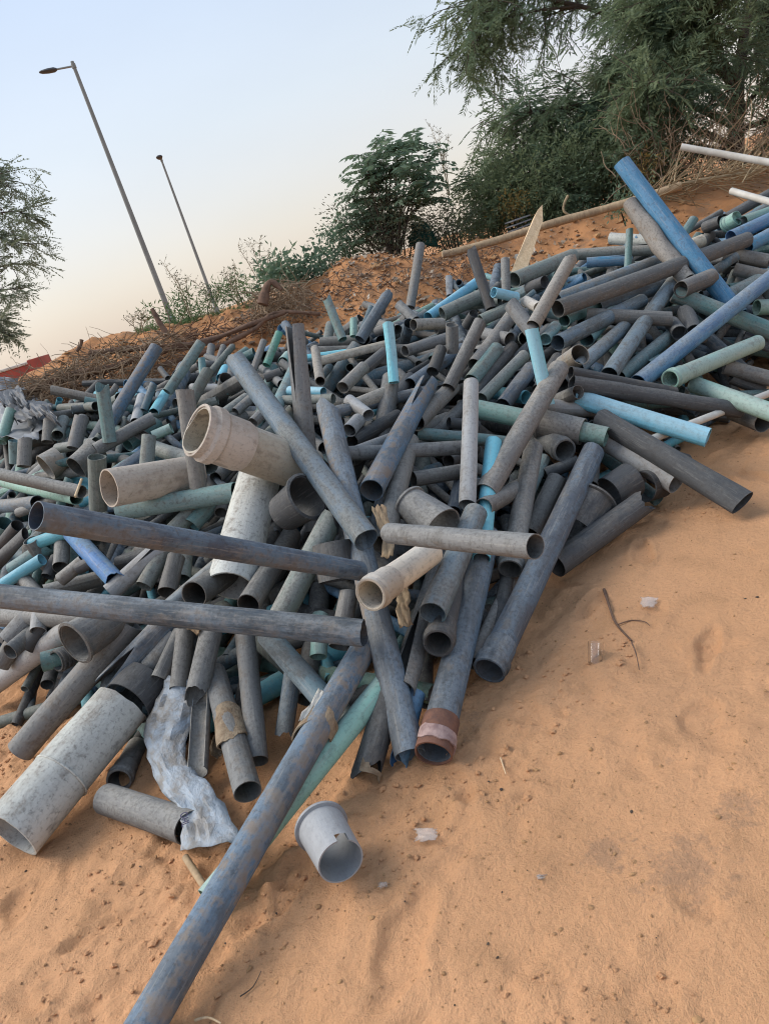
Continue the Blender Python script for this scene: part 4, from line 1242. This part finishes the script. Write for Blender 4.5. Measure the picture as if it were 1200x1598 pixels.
# ------------------------------------------------------------------ plants
def leaves(P, D, ln, wd, rg):
    """diamond leaves at P pointing along D"""
    n = len(P); D = D / np.maximum(np.linalg.norm(D, axis=1, keepdims=True), 1e-6)
    S = np.cross(D, rg.normal(size=(n, 3))); S /= np.maximum(np.linalg.norm(S, axis=1, keepdims=True), 1e-6)
    l = (ln * rg.uniform(.6, 1.3, n))[:, None]; w = (wd * rg.uniform(.7, 1.2, n))[:, None]
    return np.stack([P, P + D * l * .45 + S * w * .5, P + D * l, P + D * l * .45 - S * w * .5], 1).reshape(-1, 3)

class Wood:
    def __init__(s): s.V = []; s.F = []
    def tube(s, pts, r0, r1, n=5):
        m = len(pts); o = len(s.V)
        for i, p in enumerate(pts):
            d = (pts[min(i + 1, m - 1)] - pts[max(i - 1, 0)]).normalized(); a = d.cross(Vector((.31, .21, .9))).normalized(); b = a.cross(d); r = r0 + (r1 - r0) * i / (m - 1)
            for k in range(n):
                th = 6.2832 * k / n; s.V.append(p + (a * math.cos(th) + b * math.sin(th)) * r)
        for i in range(m - 1):
            for k in range(n): s.F.append((o + i * n + k, o + i * n + (k + 1) % n, o + (i + 1) * n + (k + 1) % n, o + (i + 1) * n + k))
    def build(s, name, mat, parent): return mesh_obj(name, s.V, s.F, mat, parent)

def spray_tree(name, base, trunk, limbs, label, leafmat, seed, sub=14, twig=9, per=11, sublen=(.5, 1.1), twlen=.34, leaf=(.055, .012), droop=.35, spread=.9, tr=(.12, .05)):
    rg = random.Random(seed); ng = np.random.default_rng(seed)
    root = link(bpy.data.objects.new(name, None)); root.location = base
    off = Vector(base)
    tw = Wood(); tw.tube([p - off for p in smooth_pts(trunk, 3)], tr[0], tr[1], 9); tw.build('trunk', M_BARK, root)
    w = Wood(); P = []; D = []
    for limb, r0, dens, ln_k in limbs:
        lp = smooth_pts(limb, 4); w.tube([p - off for p in lp], r0, .008, 6)
        ns = int(sub * dens)
        for i in range(ns):
            q = rg.uniform(.18, 1) ** .8 * (len(lp) - 1); k = min(int(q), len(lp) - 2)
            p = lp[k].lerp(lp[k + 1], q - k); d = (lp[k + 1] - lp[k]).normalized()
            d = (d * .8 + Vector((rg.gauss(0, 1), rg.gauss(0, 1), rg.gauss(0, .8))) * spread * .7).normalized()
            L = rg.uniform(*sublen) * ln_k; pts = [p]
            for s_ in range(6):
                p = p + d * L / 6; d = (d + Vector((rg.uniform(-.2, .2), rg.uniform(-.2, .2), -droop * .35))).normalized(); pts.append(p)
            w.tube([a - off for a in pts], .010, .003, 4)
            for j in range(twig):
                q = rg.uniform(.1, 1) * 5.99; k2 = int(q); b = pts[k2].lerp(pts[k2 + 1], q - k2); bd = (pts[k2 + 1] - pts[k2]).normalized()
                td = (bd * .7 + Vector((rg.gauss(0, .6), rg.gauss(0, .6), rg.gauss(-.25, .45)))).normalized(); tl = twlen * rg.uniform(.6, 1.3)
                sd = td.cross(Vector((rg.gauss(0, .5), rg.gauss(0, .5), 1))).normalized()
                for s_ in range(per):
                    u = (s_ + .5) / per; c = b + td * tl * u + Vector((0, 0, -droop * .5 * tl * u * u)) - off
                    ld = td * .75 + sd * .7 + Vector((0, 0, -.35 * droop))
                    P.append(tuple(c)); D.append(tuple(ld)); P.append(tuple(c)); D.append(tuple(td * .75 - sd * .7 + Vector((0, 0, -.35 * droop))))
    w.build('branches', M_BARK, root)
    k = quads_obj('crown', leaves(np.array(P), np.array(D), leaf[0], leaf[1], ng), 4, leafmat, root)
    k['kind'] = 'stuff'
    return tag(root, label, 'tree')

T = 10.6
def A(x, y, dt=0): return at(x, y, T + dt)
spray_tree('thorn_tree', A(1150, 285), [A(1150, 285), A(1148, 210), A(1152, 120), A(1165, 30), A(1180, -60)], [
    ([A(1150, 120), A(1040, 60), A(940, 20), A(860, 0), A(790, -8), A(745, 15)], .05, 1.5, 1.0),
    ([A(1150, 60), A(1050, 0), A(950, -40), A(870, -40), A(790, -30)], .05, 1.5, 1.0),
    ([A(1148, 170), A(1080, 110), A(1000, 80), A(960, 110)], .04, 1.8, .7),
    ([A(1150, 200, -.3), A(1040, 150, -.4), A(940, 160, -.5), A(860, 172, -.6), A(795, 180, -.6)], .05, 2.6, .8),
    ([A(1150, 230, -.2), A(1040, 190, -.4), A(940, 205, -.5), A(845, 230, -.5), A(785, 246, -.5)], .05, 2.4, .75),
    ([A(1150, 240, -.5), A(1020, 225, -.7), A(900, 250, -.8), A(820, 282, -.8), A(785, 298, -.7)], .05, 2.2, .7),
    ([A(1150, 250, -.8), A(1050, 240, -.9), A(950, 265, -1.0), A(870, 300, -1.0)], .04, 2.4, .7),
    ([A(1160, 60, -.3), A(1120, -20, -.6), A(1060, -90, -.9)], .04, 2.2, 1.0),
    ([A(1155, 90, .4), A(1230, 10, .6), A(1300, -60, .8)], .04, 2.0, 1.0),
    ([A(1150, 150, -.6), A(1090, 70, -1.0), A(1020, 20, -1.3)], .04, 2.4, .9),
    ([A(1150, 130, .5), A(1080, 100, 1.2), A(1000, 120, 1.7), A(930, 150, 1.9)], .04, 2.0, .9),
    ([A(1152, 180, -.4), A(1210, 110, -.7), A(1290, 60, -.8)], .04, 2.2, .9),
    ([A(1150, 60, .3), A(1040, 20, .6), A(980, -60, .8)], .04, 2.2, 1.0),
    ([A(1152, 130, -.8), A(1110, 60, -1.3), A(1090, 0, -1.6)], .04, 2.2, .9),
    ([A(1155, 200, -.6), A(1120, 150, -1.2), A(1060, 130, -1.6), A(1000, 140, -1.8)], .04, 2.2, .8),
    ([A(1160, 120, .2), A(1190, 60, .2), A(1210, 0, .2)], .04, 2.4, .9),
    ([A(1160, 200, -.2), A(1200, 190, -.4), A(1250, 200, -.6)], .04, 1.6, .8),
    ([A(900, 10), A(830, 18), A(770, 35), A(735, 70)], .02, 1.4, .7),
], 'dark feathery thorn tree with drooping boughs at the upper right', M_LEAF_T, 31, sub=26, twig=10, per=10, twlen=.38, leaf=(.078, .018))

T = 17
spray_tree('pale_tree', A(-192, 600), [A(-192, 600), A(-182, 480), A(-152, 380)], [
    ([A(-172, 430), A(-102, 340), A(-42, 290), A(3, 270)], .06, 1.6, 1.0),
    ([A(-172, 450), A(-92, 390), A(-22, 370), A(36, 380)], .06, 1.8, 1.0),
    ([A(-177, 480), A(-102, 450), A(-32, 425), A(28, 410)], .05, 1.6, .8),
    ([A(-177, 500), A(-102, 500), A(-52, 490), A(-12, 500)], .05, 1.3, .6),
    ([A(-162, 400), A(-122, 300), A(-62, 250), A(-32, 250)], .05, 1.3, .8),
    ([A(-182, 530), A(-112, 540), A(-57, 530)], .05, 1.0, .6),
    ([A(-172, 450), A(-90, 370), A(-10, 335), A(40, 330)], .05, 1.6, .8),
    ([A(-172, 490), A(-90, 470), A(-20, 455), A(35, 450)], .05, 1.6, .7),
    ([A(-172, 430), A(-110, 330), A(-40, 300), A(25, 300)], .05, 1.5, .8),
    ([A(-172, 520), A(-90, 520), A(-30, 515), A(5, 520)], .05, 1.2, .6),
], 'pale green fine-leaved tree reaching in from the left edge', M_LEAF_L, 37, sub=13, twig=10, per=8, sublen=(.5, 1.0), twlen=.42, leaf=(.085, .026), droop=.08)

def scrub(name, cx, cy, w, h, t, n, leafmat, label, seed, leaf=(.06, .025), depth=.7, cat='shrub', stems=14, clump=.16, base_y=None):
    """leafy shrub: stems from the ground carrying leaf clumps spread through its volume"""
    rg = np.random.default_rng(seed); rr = random.Random(seed)
    k = t / F; W, H = w * k / 2, h * k
    base = at(cx, cy, t); root = link(bpy.data.objects.new(name, None)); root.location = base
    wd = Wood(); ncl = max(12, n // 45); C = []
    while len(C) < ncl:
        p = rg.uniform(-1, 1, 3)
        if np.linalg.norm(p) > 1: continue
        C.append((p[0] * W, p[1] * depth, H * .5 + p[2] * H * .55))
    C = np.array(C)
    for i in range(stems):
        c = Vector(C[rr.randrange(ncl)]); b = Vector((c.x * .35, c.y * .35, -.15)); m = b.lerp(c, .5) + Vector((c.x * -.1, 0, .08)); wd.tube([b, m, c], .012, .003, 4)
    wd.build('stems', M_BARK, root)
    ci = rg.integers(0, ncl, n); P = C[ci] + rg.normal(0, clump, (n, 3)) * np.array([1, 1, .8])
    P[:, 2] = np.maximum(P[:, 2], -.1)
    D = P - C[ci] + rg.normal(0, .1, (n, 3)) + np.array([0, 0, -.02])
    q = quads_obj('crown', leaves(P, D, leaf[0], leaf[1], rg), 4, leafmat, root); q['kind'] = 'stuff'
    return tag(root, label, cat)

scrub('dense_shrub', 990, 318, 260, 105, 9.9, 9000, M_LEAF_D, 'dense dark shrub under the thorn tree behind the pale log', 51, (.055, .02))
scrub('dense_shrub', 860, 345, 240, 115, 10.0, 9000, M_LEAF_D, 'dense dark shrub behind the broken plank', 52, (.055, .02))
scrub('dense_shrub', 765, 376, 120, 60, 10.1, 3500, M_LEAF_D, 'dark shrub left of the broken plank behind the bank', 53, (.055, .02))
scrub('olive_scrub', 610, 402, 150, 95, 9.9, 6500, M_OLIVE, 'dry olive scrub under the frond-leaved shrub', 54, (.05, .015))
scrub('olive_scrub', 705, 388, 80, 55, 9.8, 2200, M_OLIVE, 'olive scrub between the green netting and the dark shrubs', 55, (.05, .015))
scrub('yellow_bush', 802, 342, 42, 40, 9.5, 500, M_YEL, 'small yellowed bush left of the broken plank', 56, (.05, .02), .2, clump=.08, stems=5)
scrub('low_weeds', 540, 420, 60, 75, 9.7, 900, M_LEAF_A, 'dark leafy weeds at the left foot of the frond shrub', 57, (.06, .025), .25, clump=.1, stems=6)
scrub('broad_leaved_bush', 450, 447, 60, 50, 9.4, 700, M_LEAF_A, 'small broad-leaved bush on the crest behind dry brushwood', 58, (.09, .04), .25, clump=.1, stems=8)
scrub('broad_leaved_bush', 500, 440, 50, 45, 9.5, 500, M_LEAF_A, 'small broad-leaved bush right of the dry brushwood', 59, (.09, .04), .25, clump=.1, stems=7)
scrub('low_weeds', 300, 507, 150, 45, 9.6, 1500, M_GRASS, 'green weeds on the crest right of the nearer lamp post', 60, (.07, .014), .35, clump=.08, stems=6)
scrub('low_weeds', 385, 483, 80, 50, 9.5, 900, M_GRASS, 'grey-green weeds on the crest left of the dry brushwood', 61, (.07, .014), .3, clump=.08, stems=6)
scrub('low_weeds', 1010, 300, 60, 50, 9.0, 500, M_YEL, 'dry reddish bush between the thorn tree and the log', 62, (.05, .015), .3, clump=.1, stems=12)
scrub('leafy_weed', 975, 330, 60, 30, 8.4, 400, M_LEAF_A, 'low green weed by the foot of the big blue pipe', 63, (.06, .018), .2, clump=.07, stems=5)

# frond-leaved shrub
def frond_shrub(cx, cy, t, label, seed):
    rg = random.Random(seed); ng = np.random.default_rng(seed)
    base = at(cx, cy, t); root = link(bpy.data.objects.new('frond_shrub', None)); root.location = base
    w = Wood(); P = []; D = []
    tops = [(560, 300), (566, 262), (575, 240), (600, 232), (625, 222), (650, 226), (672, 255), (680, 280), (600, 270), (630, 265), (572, 290), (650, 300), (548, 345), (552, 370), (615, 300), (590, 310), (560, 330), (640, 330), (668, 310), (610, 250), (585, 262), (645, 275), (605, 330), (628, 345), (575, 350)]
    for (x, y) in tops:
        x = 612 + (x - 612) * .82
        tip = at(x, y + 12, t + rg.uniform(-.35, .35)) - base
        b = Vector((tip.x * .2, tip.y * .2, 0)); m = b.lerp(tip, .55) + Vector((0, 0, .12))
        w.tube(smooth_pts([b, m, tip], 3), .014, .005, 5)
        for f_ in range(rg.randint(8, 11)):                  # pinnate leaves at each stem head
            az = rg.uniform(0, 6.28); d = Vector((math.cos(az), math.sin(az) * .7, rg.uniform(.15, 1.3))).normalized(); L = rg.uniform(.30, .46); p = tip.copy(); pts = [p.copy()]
            for s_ in range(9):
                p = p + d * L / 9; d = (d + Vector((0, 0, -.12))).normalized(); pts.append(p.copy())
                sd = d.cross(Vector((0, 0, 1))).normalized()
                for sg in (-1, 1):
                    P.append(tuple(p)); D.append(tuple(sd * sg + d * .45 + Vector((0, 0, -.35))))
            w.tube(pts, .004, .0015, 3)
    w.build('stems', M_BARK, root)
    P = np.array(P); D = np.array(D)
    q = quads_obj('crown', leaves(P, D, .11, .036, ng), 4, M_LEAF_A, root); q['kind'] = 'stuff'
    tag(root, label, 'shrub')
frond_shrub(608, 400, 9.6, 'tall shrub with long feathered fronds at the middle of the bank', 71)

# green netting scrap
sheet('green_netting', [(640, 352), (640, 370), (645, 388)], [(668, 350), (682, 368), (688, 386)], 0, M_NET, 'dark green netting scrap hanging below the frond shrub', 'netting', amp=.03, seed=33, dt=9.85, jag=.06)
# stacked corrugated sheets seen under the yellow bush
root = link(bpy.data.objects.new('roofing_stack', None)); root.location = at(812, 362, 9.3)
for i in range(4):
    k = mesh_obj('roofing_sheet', *box(.26, .18, .014), M_SHEET, root, smooth=False); k.location = (0, 0, i * .05); k.rotation_euler = (0, R(-4 + i), R(6 * i))
tag(root, 'small stack of grey roofing sheets left of the plank', 'roofing sheets')

# bare weeds against the sky
def weed(px, py, tops, t, label, seed, leafy=True):
    rg = random.Random(seed); base = at(px, py, t); root = link(bpy.data.objects.new('dry_weed', None)); root.location = base
    w = Wood(); P = []; D = []
    for (x, y) in tops:
        tip = at(x, y, t + rg.uniform(-.1, .1)) - base; m = tip * .5 + Vector((rg.uniform(-.04, .04), 0, .03)); pts = smooth_pts([Vector((0, 0, -.05)), m, tip], 5); w.tube(pts, .006, .002, 4)
        for i in range(4, len(pts)):
            for k in range(3):
                d = Vector((rg.uniform(-1, 1), rg.uniform(-.5, .5), rg.uniform(.1, 1))).normalized(); e2 = pts[i] + d * rg.uniform(.04, .13); w.tube([pts[i], e2], .0025, .001, 3)
                for q in range(2): P.append(tuple(pts[i].lerp(e2, rg.uniform(.5, 1)))); D.append((rg.uniform(-1, 1), rg.uniform(-1, 1), rg.uniform(-.5, 1)))
    w.build('stalks', M_STALK, root)
    q = quads_obj('leaves', leaves(np.array(P), np.array(D), .035, .012, np.random.default_rng(seed)), 4, M_OLIVE, root); q['kind'] = 'stuff'
    tag(root, label, 'weed', 'dry weeds against the sky')
weed(300, 500, [(256, 412), (272, 430), (290, 440)], 9.3, 'dry weed with a seed head between the two lamp posts', 1)
weed(330, 490, [(305, 440), (345, 450), (325, 455)], 9.4, 'small dry weed in front of the farther lamp post', 2)
weed(420, 470, [(372, 385), (392, 380), (405, 375), (420, 395), (435, 400)], 9.4, 'tall dry weed left of the broad-leaved bushes', 3)
weed(215, 520, [(212, 495), (222, 492), (232, 498)], 9.2, 'low dry weed left of the nearer lamp post', 4)
weed(375, 480, [(350, 425), (368, 415), (360, 440)], 9.3, 'dry weed right of the farther lamp post', 5)
weed(700, 300, [(672, 198), (685, 205), (700, 215), (662, 240), (690, 240)], 10.2, 'tall bare weed between the frond shrub and the thorn tree', 6)

# grass along the crest
gp = []; gd = []
for i in range(2600):
    x = nrg.uniform(215, 420); t = nrg.uniform(9.2, 9.9); p = at(x, float(cl_(x)) + nrg.uniform(-4, 8), t)
    gp.append(tuple(p)); gd.append((nrg.normal(0, .35), nrg.normal(0, .3), 1))
q = quads_obj('grass', leaves(np.array(gp), np.array(gd), .12, .010, np.random.default_rng(5)), 4, M_GRASS)
tag(q, 'green grass growing on the crest around the lamp posts', 'grass', kind='stuff')

# ------------------------------------------------------------------ litter
def lumps(name, n, pos, size, mat, label, cat, seed):
    rg = np.random.default_rng(seed); V = []; Fc = []
    ov = np.array([(1, 0, 0), (-1, 0, 0), (0, 1, 0), (0, -1, 0), (0, 0, 1), (0, 0, -1), (.6, .6, .5), (-.6, .5, .6), (.5, -.6, .55), (-.55, -.6, .5)])
    of = [(0, 6, 8), (0, 2, 6), (2, 7, 6), (2, 1, 7), (1, 9, 7), (1, 3, 9), (3, 8, 9), (3, 0, 8), (4, 6, 7), (4, 7, 9), (4, 9, 8), (4, 8, 6), (5, 2, 0), (5, 1, 2), (5, 3, 1), (5, 0, 3)]
    for i in range(n):
        p = pos(rg)
        s_ = size(rg); a = rg.uniform(0, 6.28); sc = rg.uniform(.6, 1.3, 3) * np.array([1, 1, .7]) * s_
        v = ov * sc * rg.uniform(.75, 1.2, (10, 1)); c, sn = math.cos(a), math.sin(a)
        v = np.stack([v[:, 0] * c - v[:, 1] * sn, v[:, 0] * sn + v[:, 1] * c, v[:, 2]], 1) + np.array(p)
        o_ = len(V); V.extend(v.tolist()); Fc.extend([(a_ + o_, b_ + o_, c_ + o_) for a_, b_, c_ in of])
    return tag(mesh_obj(name, V, Fc, mat, smooth=False), label, cat, kind='stuff')
def sandpos(rg):
    while True:
        x, y = rg.uniform(-2.2, 2.6), rg.uniform(.9, 4.2)
        if y > float(yfront(x)) + .15: continue
        if vnoise(x * 2.2, y * 2.2, 61) < -.05 and rg.random() < .8: continue
        return (x, y, gz(x, y) + .001)
lumps('sand_crumbs', 3000, sandpos, lambda rg: min(.0015 + rg.exponential(.0016), .009), M_STONE, 'small crumbs of packed sand scattered over the ground', 'sand crumbs', 1)
def clodpos(rg):
    while True:
        x, y = rg.uniform(-2.2, 1.5), rg.uniform(.9, 3.6)
        if y > float(yfront(x)) + .2 or fbm(x * 2.1, y * 2.1, 91, 2) + .22 * (x < -.3) < .16: continue
        return (x, y, gz(x, y) + .002)
lumps('sand_clods', 1500, clodpos, lambda rg: min(.002 + rg.exponential(.003), .014), M_SAND, 'loose clods of sand in trampled patches on the ground', 'sand clods', 6)
lumps('dark_crumbs', 150, sandpos, lambda rg: min(.0015 + rg.exponential(.0018), .008), M_BARK, 'tiny dark bits of charcoal and leaf on the sand', 'debris', 2)
def bankpos(rg):
    while True:
        x, y = rg.uniform(-4.5, 6.5), rg.uniform(6.6, 9.7)
        if vnoise(x * 1.5, y * 1.5, 66) < -.1 and rg.random() < .7: continue
        return (x, y, grnd(x, y) + .01)
lumps('bank_clods', 2600, bankpos, lambda rg: min(.008 + rg.exponential(.011), .07), M_STONE, 'clods of orange earth on the dug bank', 'clods', 3)
lumps('bank_rubble', 1500, lambda rg: (lambda x, y: (x, y, grnd(x, y) + .02))(rg.normal(.9, 1.1), rg.uniform(6.7, 9.6)), lambda rg: min(.006 + rg.exponential(.009), .05), M_RUBBLE, 'grey rubble and rubbish mixed into the bank', 'rubble', 4)
fp = []; fd = []
for i in range(900):
    x, y = nrg.normal(1.0, 1.3), nrg.uniform(6.8, 9.5); fp.append((x, y, grnd(x, y) + .03)); fd.append(tuple(nrg.normal(0, 1, 3)))
M_LIT = leaf_mat('paper_litter', ((.55, .50, .42), (.20, .15, .10), (.30, .22, .14)), .1)
tag(quads_obj('dry_leaf_litter', leaves(np.array(fp), np.array(fd), .07, .04, np.random.default_rng(8)), 4, M_LIT), 'dry leaves and paper scraps littering the bank', 'litter', kind='stuff')

# single small things on the sand
def twig(lst, w, label, lift=.006, w1=None, mat=M_ROOT, name='twig'):
    return rods_px(name, lst, w, mat, label, 'twig', lift, w1=w1 or w * .5, wob=.1, seed=int(lst[0][0]), k=4)
twig([(942, 920), (950, 945), (960, 972), (985, 1000)], 4.5, 'curved tan twig on the sand above the clear cup')
twig([(962, 975), (985, 968), (1005, 970), (1013, 976)], 2.2, 'hair-thin side twig curling right of the curved tan twig')
twig([(985, 1002), (992, 1020), (997, 1045)], 2.5, 'thin dark twig below the curved tan twig')
twig([(781, 1183), (789, 1208)], 3, 'short yellow straw on the sand right of the red-collared pipe', mat=M_WOOD, name='straw')
twig([(305, 1592), (325, 1588), (345, 1597)], 4, 'bent yellow straw at the bottom edge beside the long pipe', mat=M_WOOD, name='straw')
twig([(375, 1555), (395, 1540), (408, 1515)], 2, 'fine dark grass stem on the bottom sand', mat=M_BARK)

m, nt, b = new_mat('clear_plastic')
b.inputs['Base Color'].default_value = (.95, .96, .97, 1); b.inputs['Transmission Weight'].default_value = 1.0; b.inputs['Roughness'].default_value = .03; b.inputs['IOR'].default_value = 1.4
M_CLEAR = m
t = on(928, 1020, .02); p0, p1 = at(929, 1002, t + .02), at(928, 1036, t)
coupling('clear_cup', p0, p1, .027, .024, M_CLEAR, 'small clear plastic cup lying on the sand', wall=.002, cat='cup')
m, nt, b = new_mat('translucent_film'); b.inputs['Base Color'].default_value = (.6, .57, .54, 1); b.inputs['Alpha'].default_value = .32; b.inputs['Roughness'].default_value = .3
M_FILM = m
def scrap(cx, cy, w, label, seed, mat=M_FILM):
    h = w * .6
    sheet('plastic_scrap', [(cx - w / 2, cy - h / 2), (cx - w / 2.4, cy), (cx - w / 2, cy + h / 2)], [(cx + w / 2, cy - h / 2.4), (cx + w / 2.2, cy), (cx + w / 2.6, cy + h / 2)], .008, mat, label, 'plastic scrap', nu=9, nv=9, amp=.005, seed=seed, jag=.009, sc=5)
scrap(1012, 940, 26, 'clear crumpled wrapper on the sand at right', 41)
scrap(666, 1302, 34, 'whitish torn plastic scrap on the sand right of the collar', 42)
scrap(598, 1380, 12, 'pinkish plastic scrap on the sand near the collar', 43)
scrap(843, 1368, 11, 'pale plastic sliver on the open sand', 44)
